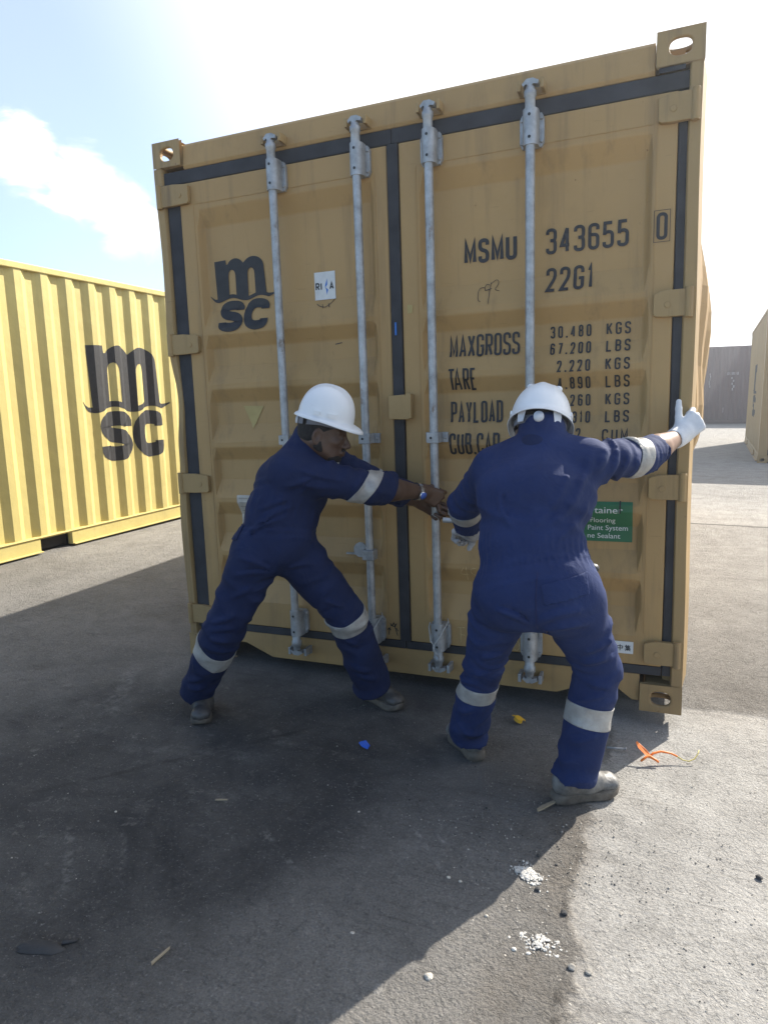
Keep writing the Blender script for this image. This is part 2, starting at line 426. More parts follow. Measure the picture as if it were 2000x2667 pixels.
def ribbon(path, t, closed=False):
    """quads of a mitred stroke; returns verts, faces in 2-D"""
    q = [path[0]]
    for p in path[1:]:
        if (p - q[-1]).length > 1e-5: q.append(p)
    path = q; n = len(path); V = []; F = []
    for i, p in enumerate(path):
        a = path[i - 1] if (i > 0 or closed) else None
        b = path[(i + 1) % n] if (i < n - 1 or closed) else None
        d0 = (p - a).normalized() if a is not None else (b - p).normalized()
        d1 = (b - p).normalized() if b is not None else d0
        n0 = Vector((-d0.y, d0.x)); n1 = Vector((-d1.y, d1.x))
        m = n0 + n1
        m = n0 if m.length < 1e-4 else m.normalized()
        s = min(1 / max(0.25, m.dot(n0)), 2.6)
        V += [p + m * (t / 2 * s), p - m * (t / 2 * s)]
    rng = n if closed else n - 1
    for i in range(rng):
        j = (i + 1) % n
        F.append((2 * i, 2 * i + 1, 2 * j + 1, 2 * j))
    return V, F
def text_geo(txt, x, y, h, cw, t, gap, rad=0.45):
    """flat stencil text as (u, v, layer) verts"""
    V = []; F = []; cx = x; lay = 0
    for ch in txt:
        if ch == ' ': cx += cw * .7 + gap; continue
        if ch in '.,':
            n = len(V); b = t * 1.05
            V += [(cx, y, lay), (cx + b, y, lay), (cx + b, y + b, lay), (cx, y + b, lay)]; F.append((n, n + 1, n + 2, n + 3))
            if ch == ',':
                n = len(V); V += [(cx, y - b * .7, lay), (cx + b * .6, y - b * .5, lay), (cx + b, y, lay), (cx + b * .3, y, lay)]; F.append((n, n + 1, n + 2, n + 3))
            cx += b + gap; continue
        w = cw * (1.12 if ch == 'M' else 0.55 if ch == '1' else 0.35 if ch == 'I' else 1)
        for st in GL[ch]:
            closed = st[0] == 'c'
            pts = st[1:] if closed else st
            P = [(cx + t / 2 + p[0] * (w - t), y + t / 2 + p[1] * (h - t)) + tuple(p[2:]) for p in pts]
            rv, rf = ribbon(round_path(P, (w - t) * rad, closed), t, closed)
            n = len(V); V += [(q.x, q.y, lay) for q in rv]; F += [tuple(i + n for i in f) for f in rf]
            lay += 1
        cx += w + gap
    return V, F, cx

def msc_logo(w):
    """shipping line emblem; w: width of the wave. Returns flat geo with origin at lower left"""
    k = w / 1.27; V = []; F = []
    def ngon(pts, lay):
        n = len(V); V.extend((p[0] * k, p[1] * k, lay) for p in pts); F.append(tuple(range(n, n + len(pts))))
    def arc(cx, cy, rx, ry, a0, a1, m=9):
        return [(cx + rx * math.cos(RAD(a0 + (a1 - a0) * i / m)), cy + ry * math.sin(RAD(a0 + (a1 - a0) * i / m))) for i in range(m + 1)]
    wv = lambda u: .560 - .030 * math.cos(2 * math.pi * (u - .145) / .55)
    b = lambda u: wv(u) - .004
    out = [(.135, b(.135)), (.115, 1.165), (.335, 1.175), (.345, 1.10)]
    out += arc(.52, 1.02, .17, .165, 150, 48, 8)
    out += [(.675, 1.10)] + arc(.86, 1.02, .20, .165, 125, 0, 10)
    out += [(1.075, .80), (1.09, b(1.09)), (.885, b(.885))]
    out += arc(.815, .92, .066, .09, 0, 180, 8) + [(.745, b(.745)), (.515, b(.515))]
    out += arc(.445, .92, .068, .09, 0, 180, 8) + [(.375, b(.375))]
    ngon(out, 0)
    us = [i * 1.27 / 44 for i in range(45)]
    th = lambda u: .030 * min(1, .25 + u * 5, .25 + (1.27 - u) * 5)
    tail = lambda u: (.05 * max(0, 1 - u / .09)) + (.06 * max(0, (u - 1.13) / .14))
    top = [(u, wv(u) + th(u) + tail(u)) for u in us]; bot = [(u, wv(u) - th(u) + tail(u)) for u in us]
    for i in range(44):
        n = len(V); V.extend((p[0] * k, p[1] * k, 1) for p in (bot[i], bot[i + 1], top[i + 1], top[i])); F.append((n, n + 1, n + 2, n + 3))
    for ch, x0, wd in (('S', .19, .47), ('C', .67, .47)):
        tt = .150; hh = .515
        for st in GL[ch]:
            P = [(x0 + tt / 2 + p[0] * (wd - tt), tt / 2 + p[1] * (hh - tt)) for p in st]
            rv, rf = ribbon(round_path(P, .17, False), tt)
            n = len(V); V.extend((q.x * k, q.y * k, 2) for q in rv); F.extend(tuple(i + n for i in f) for f in rf)
    return V, F

def decal(name, V, F, mats, parent, surf, cuts=(), axis=0, fmat=None, lift=0.0036):
    """flat (u, v, layer) artwork cut along the bends of a panel and laid on it; surf(u, v, lift) -> 3-D point"""
    bm = bmesh.new()
    vs = [bm.verts.new((p[0], p[1], p[2])) for p in V]
    for i, f in enumerate(F):
        try:
            fc = bm.faces.new([vs[j] for j in f])
            if fmat: fc.material_index = fmat[i]
        except ValueError: pass
    if cuts:
        bmesh.ops.triangulate(bm, faces=bm.faces[:])
        for c in cuts:
            co = (c, 0, 0) if axis == 0 else (0, c, 0); no = (1, 0, 0) if axis == 0 else (0, 1, 0)
            bmesh.ops.bisect_plane(bm, geom=bm.verts[:] + bm.edges[:] + bm.faces[:], plane_co=co, plane_no=no, dist=1e-6)
    for v in bm.verts:
        v.co = Vector(surf(v.co.x, v.co.y, lift + 0.00012 * v.co.z))
    me = bpy.data.meshes.new(name); bm.to_mesh(me); bm.free()
    for m in ([mats] if isinstance(mats, str) else mats): me.materials.append(M[m])
    return link(bpy.data.objects.new(name, me), parent)

# ------------------------------------------------------------------ implicit-surface modeller (people, boots, gloves)
class Field:
    def __init__(s, lo, hi, h):
        s.lo = np.array(lo, float); s.h = h
        s.n = np.ceil((np.array(hi, float) - s.lo) / h).astype(int) + 1
        s.v = np.full(s.n, 0.5, np.float32)
    def sub(s, lo, hi):
        a = np.maximum(np.floor((np.array(lo) - s.lo) / s.h).astype(int), 0)
        b = np.minimum(np.ceil((np.array(hi) - s.lo) / s.h).astype(int) + 1, s.n)
        if np.any(b <= a): return None, None
        sl = tuple(slice(i, j) for i, j in zip(a, b))
        ax = [(s.lo[k] + s.h * np.arange(a[k], b[k])).astype(np.float32) for k in range(3)]
        return sl, np.meshgrid(*ax, indexing='ij', sparse=True)
    def put(s, sl, d, k, op):
        w = s.v[sl]
        if op == 'cut':
            s.v[sl] = np.maximum(w, -d); return
        if k <= 0: s.v[sl] = np.minimum(w, d); return
        hh = np.clip(0.5 + 0.5 * (w - d) / k, 0, 1)
        s.v[sl] = w * (1 - hh) + d * hh - k * hh * (1 - hh)
    def cap(s, a, b, ra, rb=None, k=0.02, side=None, ratio=1.0, folds=(), op='add', clip0=None, clip1=None):
        a = np.array(a, float); b = np.array(b, float); rb = ra if rb is None else rb
        m = max(ra, rb) * max(ratio, 1) + k + 0.02
        sl, G = s.sub(np.minimum(a, b) - m, np.maximum(a, b) + m)
        if sl is None: return s
        ba = b - a; L2 = float(ba @ ba) + 1e-9
        P = [G[i] - a[i] for i in range(3)]
        t = np.clip((P[0] * ba[0] + P[1] * ba[1] + P[2] * ba[2]) / L2, 0, 1)
        D = [P[i] - t * ba[i] for i in range(3)]
        d2 = D[0] ** 2 + D[1] ** 2 + D[2] ** 2
        r = ra + (rb - ra) * (t * t * (3 - 2 * t))
        ax = ba / math.sqrt(L2)
        if side is not None:
            sd = np.array(side, float); sd = sd - ax * (sd @ ax); sd /= np.linalg.norm(sd) + 1e-9
        else:
            sd = np.cross(ax, (0.3, 0.5, 0.81)); sd /= np.linalg.norm(sd)
        ds = D[0] * sd[0] + D[1] * sd[1] + D[2] * sd[2]
        if ratio != 1.0: d2 = d2 + ds * ds * (1 / ratio ** 2 - 1)
        if folds:
            nn = np.cross(ax, sd)
            an = np.arctan2(D[0] * nn[0] + D[1] * nn[1] + D[2] * nn[2], ds)
            for fo in folds:
                A, fq, t0, wd, tilt, ph = fo[:6]
                env = np.exp(-((t - t0) / wd) ** 2)
                if len(fo) > 6:
                    r = r + A * env * np.sin(fo[6] * an + tilt * np.sin(3 * an + ph) + 6.283 * fq * t + ph); continue
                # creases: sharp valleys that slant round the limb and die out on one side
                q = fq * t + tilt * .22 * np.cos(an - ph) + .16 * np.sin(2 * an + 2.3 * ph) + .10 * np.sin(3 * an - ph * 1.7)
                w = 1 - 2.2 * np.abs(np.sin(np.pi * q)) ** .8
                mk = (.5 + .5 * np.cos(an - ph * 1.9 + 1.5 * np.sin(q * 2.1))) ** 1.3
                r = r + A * 1.35 * env * (w * mk)
        d = np.sqrt(d2) - r
        for c in (clip0, clip1):
            if c is not None:
                o, nrm = c
                d = np.maximum(d, (G[0] - o[0]) * nrm[0] + (G[1] - o[1]) * nrm[1] + (G[2] - o[2]) * nrm[2])
        s.put(sl, d.astype(np.float32), k, op); return s
    def ell(s, c, rad, axes=None, k=0.01, op='add'):
        c = np.array(c, float); R = np.eye(3) if axes is None else np.array(axes, float)
        m = max(rad) + k + 0.02
        sl, G = s.sub(c - m, c + m)
        if sl is None: return s
        P = [G[i] - c[i] for i in range(3)]
        q = 0; g = 0
        for i in range(3):
            u = P[0] * R[i][0] + P[1] * R[i][1] + P[2] * R[i][2]
            q = q + (u / rad[i]) ** 2; g = g + (u / rad[i] ** 2) ** 2
        q = np.sqrt(q); d = q * (q - 1) / (np.sqrt(g) + 1e-6)
        s.put(sl, d.astype(np.float32), k, op); return s
    def surf(s, p, d):
        """first point outside the shape going from p along d"""
        p = np.array(p, float); d = N3(d)
        for k in range(220):
            i = np.clip(np.round((p - s.lo) / s.h).astype(int), 0, s.n - 1)
            if s.v[tuple(i)] > 0: return p
            p = p + d * s.h * .5
        return p
    def crease(s, a, b, d, r=.007, bow=0.0, n=9, sink=.003):
        """a soft cloth ridge lying on the surface, seen from direction d, with a valley beside it"""
        a, b = np.array(a, float), np.array(b, float); pts = []
        sd = N3(np.cross(N3(b - a), N3(d)))
        for k in range(n + 1):
            u = k / n; q = a + (b - a) * u + sd * bow * math.sin(math.pi * u)
            pts.append(s.surf(q, d) - N3(d) * sink)
        for k in range(n):
            e0 = math.sin(math.pi * (k + .15) / (n + .3)) ** .6; e1 = math.sin(math.pi * (k + 1.15) / (n + .3)) ** .6
            s.cap(pts[k], pts[k + 1], r * e0, r * e1, .014)
        for k in range(1, n - 1):
            if pts[k][2] < .27: continue
            s.cap(pts[k] + sd * r * 2.1 + N3(d) * r * 1.1, pts[k + 1] + sd * r * 2.1 + N3(d) * r * 1.1, r * .9, r * .9, op='cut')
        return s
    def noise(s, amp, freq, seed=0):
        rg = np.random.default_rng(seed)
        ax = [(s.lo[k] + s.h * np.arange(s.n[k])).astype(np.float32) for k in range(3)]
        G = np.meshgrid(*ax, indexing='ij', sparse=True)
        out = 0
        for i in range(5):
            d = rg.normal(size=3); d /= np.linalg.norm(d); e = rg.normal(size=3); e /= np.linalg.norm(e)
            f = freq * rg.uniform(.7, 1.6)
            warp = np.sin((G[0] * e[0] + G[1] * e[1] + G[2] * e[2]) * f * .8 + rg.uniform(0, 6)) * 1.2
            out = out + np.sin((G[0] * d[0] + G[1] * d[1] + G[2] * d[2]) * f + warp + rg.uniform(0, 6))
        s.v += (amp * out / 2.2).astype(np.float32); return s
    def mesh(s, relax=1):
        v = s.v; n = np.array(v.shape) - 1
        C = {}
        for i in (0, 1):
            for j in (0, 1):
                for k in (0, 1): C[i, j, k] = v[i:n[0] + i, j:n[1] + j, k:n[2] + k]
        neg = sum((c < 0).astype(np.int8) for c in C.values())
        act = (neg > 0) & (neg < 8)
        idx = np.argwhere(act)
        ii = tuple(idx.T)
        acc = np.zeros((len(idx), 3)); cnt = np.zeros(len(idx))
        vals = {k: c[ii] for k, c in C.items()}
        for a in C:
            for ax in range(3):
                if a[ax]: continue
                b = list(a); b[ax] = 1; b = tuple(b)
                va, vb = vals[a], vals[b]
                m = (va < 0) != (vb < 0)
                t = np.where(m, va / np.where(m, va - vb, 1), 0)
                p = np.zeros((len(idx), 3)); p[:] = a; p[:, ax] += t
                acc[m] += p[m]; cnt[m] += 1
        pos = s.lo + s.h * (idx + acc / cnt[:, None])
        cid = np.full(act.shape, -1, np.int64); cid[ii] = np.arange(len(idx))
        Q = []
        for ax in range(3):
            b1, b2 = [(1, 2), (2, 0), (0, 1)][ax]
            sa = [slice(1, -1)] * 3; sa[ax] = slice(0, -1); sb = list(sa); sb[ax] = slice(1, None)
            va, vb = v[tuple(sa)], v[tuple(sb)]
            cr = (va < 0) != (vb < 0)
            e = np.argwhere(cr); flip = (va < 0)[cr]
            off = np.ones(3, int); off[ax] = 0
            e = e + off
            def cell(d1, d2):
                q = e.copy(); q[:, b1] -= d1; q[:, b2] -= d2
                return cid[q[:, 0], q[:, 1], q[:, 2]]
            quad = np.stack([cell(1, 1), cell(0, 1), cell(0, 0), cell(1, 0)], 1)
            quad[~flip] = quad[~flip][:, ::-1]
            Q.append(quad)
        Q = np.concatenate(Q); Q = Q[(Q >= 0).all(1)]
        for _ in range(relax):
            acc = np.zeros_like(pos); cnt = np.zeros(len(pos))
            for a, b in ((0, 1), (1, 2), (2, 3), (3, 0)):
                np.add.at(acc, Q[:, a], pos[Q[:, b]]); np.add.at(acc, Q[:, b], pos[Q[:, a]])
                np.add.at(cnt, Q[:, a], 1); np.add.at(cnt, Q[:, b], 1)
            pos = pos * .5 + .5 * acc / np.maximum(cnt, 1)[:, None]
        return pos, Q

def nobj(name, geo, mats, parent, origin=(0, 0, 0), label=None, fmat=None):
    """mesh from numpy arrays, given in world space, under a parent standing at origin"""
    V, Q = geo
    o = mobj(name, np.asarray(V) - np.array(origin), [tuple(map(int, q)) for q in Q], mats, parent, True, fmat, label)
    return o
def join(*geos):
    V = []; Q = []; n = 0
    for v, q in geos: V.append(np.asarray(v)); Q += [tuple(int(i) + n for i in f) for f in q]; n += len(v)
    return np.concatenate(V), Q
def N3(v):
    v = np.array(v, float); return v / np.linalg.norm(v)
def lerp(a, b, t): return np.array(a, float) * (1 - t) + np.array(b, float) * t

def band(name, geo, a, b, t0, t1, rmax, parent, origin, mat='tape', off=0.003, tilt=(0, 0, 0), label=None):
    """strip of tape sewn round a limb: cut from the garment between two planes across the limb a-b"""
    V, Q = geo; V = np.asarray(V); a = np.array(a, float); b = np.array(b, float)
    ax = N3(N3(b - a) + np.array(tilt)); L = np.linalg.norm(b - a)
    p0 = a + (b - a) * t0; p1 = a + (b - a) * t1
    s = (V - a) @ ax; s0 = (p0 - a) @ ax; s1 = (p1 - a) @ ax
    mid = (p0 + p1) / 2; rel = V - mid
    rad = np.linalg.norm(rel - np.outer(rel @ ax, ax), axis=1)
    ok = (s > s0 - .03) & (s < s1 + .03) & (rad < rmax)
    keep = [q for q in Q if ok[list(q)].all()]
    used = sorted({i for q in keep for i in q}); mp = {i: k for k, i in enumerate(used)}
    bm = bmesh.new(); vs = [bm.verts.new(V[i]) for i in used]
    for q in keep: bm.faces.new([vs[mp[i]] for i in q])
    for co, no in ((p0, -ax), (p1, ax)):
        bmesh.ops.bisect_plane(bm, geom=bm.verts[:] + bm.edges[:] + bm.faces[:], plane_co=co, plane_no=no, clear_outer=True, dist=1e-5)
    # keep the piece round the limb only
    bm.normal_update()
    for v in bm.verts: v.co = v.co + v.normal * off
    bmesh.ops.translate(bm, verts=bm.verts, vec=-Vector(origin))
    me = bpy.data.meshes.new(name); bm.to_mesh(me); bm.free()
    me.polygons.foreach_set('use_smooth', [True] * len(me.polygons))
    me.materials.append(M[mat])
    o = link(bpy.data.objects.new(name, me), parent)
    if label: o['label'] = label
    sm = o.modifiers.new('thickness', 'SOLIDIFY'); sm.thickness = 0.0025; sm.offset = -1
    return o

def patch(name, geo, planes, centre, rmax, facing, parent, origin, mat='navy', off=0.004, thick=0.004, label=None):
    """piece of cloth sewn onto a garment: cut from its surface by planes (point, outward normal)"""
    V, Q = geo; V = np.asarray(V); c = np.array(centre, float)
    ok = np.linalg.norm(V - c, axis=1) < rmax
    keep = [q for q in Q if ok[list(q)].all()]
    used = sorted({i for q in keep for i in q}); mp = {i: k for k, i in enumerate(used)}
    bm = bmesh.new(); vs = [bm.verts.new(V[i]) for i in used]
    for q in keep: bm.faces.new([vs[mp[i]] for i in q])
    bm.normal_update()
    bad = [f for f in bm.faces if f.normal.dot(Vector(facing)) < 0.1] if facing is not None else []
    bmesh.ops.delete(bm, geom=bad, context='FACES')
    for co, no in planes:
        bmesh.ops.bisect_plane(bm, geom=bm.verts[:] + bm.edges[:] + bm.faces[:], plane_co=tuple(co), plane_no=tuple(no), clear_outer=True, dist=1e-5)
    bm.normal_update()
    for v in bm.verts: v.co = v.co + v.normal * off
    bmesh.ops.translate(bm, verts=bm.verts, vec=-Vector(origin))
    me = bpy.data.meshes.new(name); bm.to_mesh(me); bm.free()
    me.polygons.foreach_set('use_smooth', [True] * len(me.polygons)); me.materials.append(M[mat])
    o = link(bpy.data.objects.new(name, me), parent)
    if label: o['label'] = label
    sm = o.modifiers.new('thickness', 'SOLIDIFY'); sm.thickness = thick; sm.offset = -1
    return o

# ------------------------------------------------------------------ ground
def build_ground():
    t = NT('weathered concrete yard')
    P = t.xyz(); X, Y = P[0], P[1]
    wob = t.noise(2.2, 5, .6)
    wob2 = t.noise(9, 5, .65)
    xw = t.math('ADD', X, t.math('MULTIPLY', t.math('SUBTRACT', wob, .5), 0.30))
    xw = t.math('ADD', xw, t.math('MULTIPLY', t.math('SUBTRACT', wob2, .5), 0.12))
    yw = t.math('ADD', Y, t.math('MULTIPLY', t.math('SUBTRACT', wob, .5), 0.10))
    # pale pad on the right of the near yard
    pad = t.math('MULTIPLY', t.sstep(xw, 2.13, 2.17), t.math('SUBTRACT', 1.0, t.sstep(yw, 0.22, 0.27)))
    strip = t.math('MULTIPLY', t.math('MULTIPLY', t.sstep(yw, 4.80, 4.95), t.math('SUBTRACT', 1.0, t.sstep(yw, 6.0, 7.2))), .55)
    smoothz = t.math('MAXIMUM', pad, strip)
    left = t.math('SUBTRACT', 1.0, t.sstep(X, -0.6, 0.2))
    big = t.noise(0.9, 6, .6)
    med = t.noise(4.5, 8, .68, dist=.4)
    fine = t.noise(38, 6, .7)
    grain = t.noise(150, 4, .7)
    agg = t.voro(70, 'F1')
    base = t.ramp(big, .3, .7, (0.235, 0.222, 0.203), (0.325, 0.308, 0.283))
    base = t.mix(t.ramp(med, .35, .72), t.mix(0.48, base, (0.135, 0.128, 0.118)), base)
    padc = t.ramp(med, .3, .75, (0.29, 0.277, 0.257), (0.45, 0.433, 0.403))
    col = t.mix(smoothz, base, padc)
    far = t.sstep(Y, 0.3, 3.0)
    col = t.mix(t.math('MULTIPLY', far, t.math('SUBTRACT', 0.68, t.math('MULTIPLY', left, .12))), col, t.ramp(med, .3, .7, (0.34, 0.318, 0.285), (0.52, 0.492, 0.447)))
    # shade painted into the slab colour where the middle container's shadow falls
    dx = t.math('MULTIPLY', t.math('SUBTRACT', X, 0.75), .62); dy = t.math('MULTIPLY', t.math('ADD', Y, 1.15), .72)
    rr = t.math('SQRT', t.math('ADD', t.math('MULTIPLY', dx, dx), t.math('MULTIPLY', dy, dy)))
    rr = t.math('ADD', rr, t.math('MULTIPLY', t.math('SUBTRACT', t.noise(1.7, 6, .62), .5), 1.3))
    painted_shade = t.math('MULTIPLY', t.math('SUBTRACT', 1.0, t.sstep(rr, .4, 1.2)), t.math('SUBTRACT', 1.0, t.sstep(t.math('SUBTRACT', xw, t.math('MULTIPLY', Y, .47)), 1.75, 2.4)))
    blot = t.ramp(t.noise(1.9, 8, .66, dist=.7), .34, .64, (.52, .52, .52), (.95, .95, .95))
    col = t.mix(t.math('MULTIPLY', painted_shade, blot), col, (0.044, 0.0445, 0.048))
    # pale dust patches and grimy patches worn into the slab
    col = t.mix(t.math('MULTIPLY', t.ramp(t.noise(2.6, 9, .74, vec=t.mapping((1, 1.7, 1), (5, 2, 0), (0, 0, .6))), .55, .72), .30), col, (0.34, 0.325, 0.30))
    col = t.mix(t.math('MULTIPLY', t.ramp(t.noise(1.4, 8, .7, vec=t.mapping((1, 1, 1), (9, 4, 0))), .56, .70), .35), col, (0.095, 0.083, 0.070))
    grime = t.ramp(t.noise(3.2, 7, .7, vec=t.mapping((.35, 5.0, 1), (1, 7, 0), (0, 0, -.55))), .57, .70)
    col = t.mix(t.math('MULTIPLY', grime, .28), col, (0.052, 0.050, 0.050))
    # brown dirt drifted along the joint between the two slabs
    dj = t.math('ABSOLUTE', t.math('SUBTRACT', xw, 2.09))
    joint = t.math('MULTIPLY', t.math('SUBTRACT', 1.0, t.sstep(dj, .02, .17)), t.math('SUBTRACT', 1.0, t.sstep(Y, -.55, -.35)))
    col = t.mix(t.math('MULTIPLY', t.math('MULTIPLY', joint, t.ramp(med, .3, .6)), .55), col, (0.150, 0.124, 0.096))
    # broken edge of the pale slab
    edge = t.math('MULTIPLY', t.math('SUBTRACT', 1.0, t.sstep(t.math('ABSOLUTE', t.math('SUBTRACT', xw, 2.125)), .004, .016)), t.math('SUBTRACT', 1.0, t.sstep(Y, -.95, -.75)))
    edge = t.math('MULTIPLY', edge, t.ramp(t.noise(5, 5, .65), .44, .58))
    col = t.mix(t.math('MULTIPLY', edge, .65), col, (0.055, 0.047, 0.040))
    # fine scratches across the rough slab
    for sc_, rot, loc in ((11, .35, (2, 0, 0)), (8, -1.1, (0, 5, 0))):
        ln = t.ramp(t.noise(sc_, 3, .5, vec=t.mapping((.25, 7.0, 1), loc, (0, 0, rot))), .635, .665)
        col = t.mix(t.math('MULTIPLY', t.math('MULTIPLY', ln, t.ramp(t.noise(3, 3), .45, .6)), .30), col, (0.075, 0.068, 0.060))
    # aggregate and pale scuffs
    col = t.mix(t.math('MULTIPLY', t.ramp(agg, .10, .20, (1, 1, 1), (0, 0, 0)), .35), col, (0.36, 0.33, 0.29))
    col = t.mix(t.ramp(grain, .32, .62, (.42, .42, .42), (0, 0, 0)), col, (0.055, 0.048, 0.042))
    col = t.mix(t.math('MULTIPLY', t.ramp(t.noise(13, 9, .78), .58, .70), .5), col, (0.37, 0.34, 0.31))
    scr = t.ramp(t.noise(5.5, 6, .7, vec=t.mapping((1.0, 9.0, 1), (0, 0, 0), (0, 0, .9))), .655, .70)
    col = t.mix(t.math('MULTIPLY', t.math('MULTIPLY', scr, t.ramp(fine, .42, .6)), .45), col, (0.40, 0.38, 0.355))
    scr2 = t.ramp(t.noise(7, 6, .7, vec=t.mapping((1.0, 12.0, 1), (4, 1, 0), (0, 0, -0.75))), .665, .70)
    col = t.mix(t.math('MULTIPLY', t.math('MULTIPLY', scr2, t.ramp(fine, .42, .6)), .38), col, (0.38, 0.355, 0.33))
    col = t.mix(t.ramp(t.noise(75, 5, .8), .60, .68, (0, 0, 0), (.55, .55, .55)), col, (0.42, 0.40, 0.37))
    # cracks
    cv = t.mapping((.62, .5, 1), (.37, .2, 0))
    n = t.n.new('ShaderNodeTexNoise'); n.inputs['Scale'].default_value = 2.4; n.inputs['Detail'].default_value = 6
    t.link(t.tc, n.inputs['Vector'])
    va = t.n.new('ShaderNodeVectorMath'); va.operation = 'MULTIPLY_ADD'; va.inputs[1].default_value = (.38, .38, 0)
    t.link(n.outputs['Color'], va.inputs[0]); t.link(cv, va.inputs[2])
    ed = t.voro(1.0, 'DISTANCE_TO_EDGE', vec=va.outputs[0])
    crack = t.math('SUBTRACT', 1.0, t.sstep(ed, .0008, .0042))
    crack = t.math('MULTIPLY', crack, t.ramp(t.noise(1.6, 3), .74, .80))
    col = t.mix(t.math('MULTIPLY', crack, .8), col, (0.03, 0.027, 0.025))
    q = t.math('ADD', t.math('MULTIPLY', X, .62), t.math('MULTIPLY', Y, .78))
    q = t.math('ADD', q, t.math('MULTIPLY', t.math('SUBTRACT', wob, .5), .16))
    jl = t.math('SUBTRACT', 1.0, t.sstep(t.math('ABSOLUTE', t.math('SUBTRACT', t.math('SUBTRACT', Y, t.math('MULTIPLY', X, 1.05)), t.math('ADD', -1.55, t.math('MULTIPLY', t.math('SUBTRACT', wob2, .5), .10)))), .006, .028))
    jl = t.math('MULTIPLY', jl, t.math('SUBTRACT', 1.0, t.sstep(X, .95, 1.25)))
    col = t.mix(t.math('MULTIPLY', t.math('MULTIPLY', jl, t.ramp(t.noise(6, 4), .4, .6)), .55), col, (0.04, 0.037, 0.034))
    # drag marks where containers were skidded
    def streak(x0, y0, x1, y1, w, amt, c):
        L = math.hypot(x1 - x0, y1 - y0); ux, uy = (x1 - x0) / L, (y1 - y0) / L
        al = t.math('ADD', t.math('MULTIPLY', t.math('SUBTRACT', X, x0), ux), t.math('MULTIPLY', t.math('SUBTRACT', Y, y0), uy))
        ac = t.math('ADD', t.math('MULTIPLY', t.math('SUBTRACT', X, x0), -uy), t.math('MULTIPLY', t.math('SUBTRACT', Y, y0), ux))
        ac = t.math('ADD', ac, t.math('MULTIPLY', t.math('SUBTRACT', wob2, .5), w * 1.2))
        m = t.math('MULTIPLY', t.math('SUBTRACT', 1.0, t.sstep(t.math('ABSOLUTE', ac), w * .3, w)), t.math('MULTIPLY', t.sstep(al, 0, L * .12), t.math('SUBTRACT', 1.0, t.sstep(al, L * .8, L))))
        return t.mix(t.math('MULTIPLY', t.math('MULTIPLY', m, t.math('MULTIPLY', t.ramp(fine, .42, .60), t.ramp(wob2, .42, .58))), amt), col, c)
    for a in ((1.62, -.98, 1.775, -1.15, .012, .85), (1.70, -.985, 1.75, -1.03, .010, .7), (1.12, -1.12, 1.38, -1.30, .014, .4), (.55, -1.35, .80, -1.60, .02, .45), (.75, -1.32, .95, -1.55, .014, .4), (1.55, -1.75, 1.35, -2.1, .03, .4), (1.7, -1.55, 1.9, -1.72, .02, .4), (2.25, -1.0, 2.6, -1.35, .012, .35), (-.2, -.2, .2, -.9, .06, .35), (.3, -.9, 1.0, -.75, .05, .22)):
        col = streak(*a, (0.40, 0.385, 0.36))
    line = t.math('SUBTRACT', 1.0, t.sstep(t.math('ABSOLUTE', t.math('SUBTRACT', yw, 4.82)), .01, .035))
    col = t.mix(t.math('MULTIPLY', line, .8), col, (0.06, 0.055, 0.05))
    # relief
    rough_amt = t.math('SUBTRACT', 1.0, t.math('MULTIPLY', smoothz, .55))
    h = t.math('ADD', t.math('MULTIPLY', t.noise(22, 7, .78), .85), t.math('MULTIPLY', t.noise(105, 4, .75), .75))
    h = t.math('ADD', h, t.math('MULTIPLY', t.math('SUBTRACT', 1.0, t.voro(85, 'F1')), .16))
    pits = t.math('SUBTRACT', 1.0, t.sstep(t.noise(34, 5, .7, dist=.9), .36, .46))
    h = t.math('SUBTRACT', h, t.math('MULTIPLY', pits, .22))
    h = t.math('MULTIPLY', h, rough_amt)
    h = t.math('SUBTRACT', h, t.math('MULTIPLY', crack, .8))
    nb = t.bump(h, 1.0, 0.020)
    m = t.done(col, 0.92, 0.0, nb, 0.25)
    # one sheet, fine near the camera, reaching the horizon
    xs = sorted(set([-1500, -500, -150, -60, -30, -15] + list(np.linspace(-8, 8, 65)) + [15, 30, 60, 150, 500, 1500]))
    ys = sorted(set([-1500, -300, -60, -20] + list(np.linspace(-6, 8, 57)) + [12, 18, 26, 40, 80, 200, 600, 2500]))
    V = []; F = []
    for y in ys:
        for x in xs:
            e = 1 if (abs(x) < 7.9 and -5.9 < y < 7.9) else 0
            z = e * 0.004 * (math.sin(x * 2.1 + y * .7) + math.sin(y * 1.9 - x * 1.3 + 1) - 1.2)
            V.append((x, y, z))
    nx = len(xs)
    for j in range(len(ys) - 1):
        for i in range(nx - 1): F.append((j * nx + i, j * nx + i + 1, (j + 1) * nx + i + 1, (j + 1) * nx + i))
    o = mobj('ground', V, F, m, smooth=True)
    o['kind'] = 'structure'
    return o
build_ground()

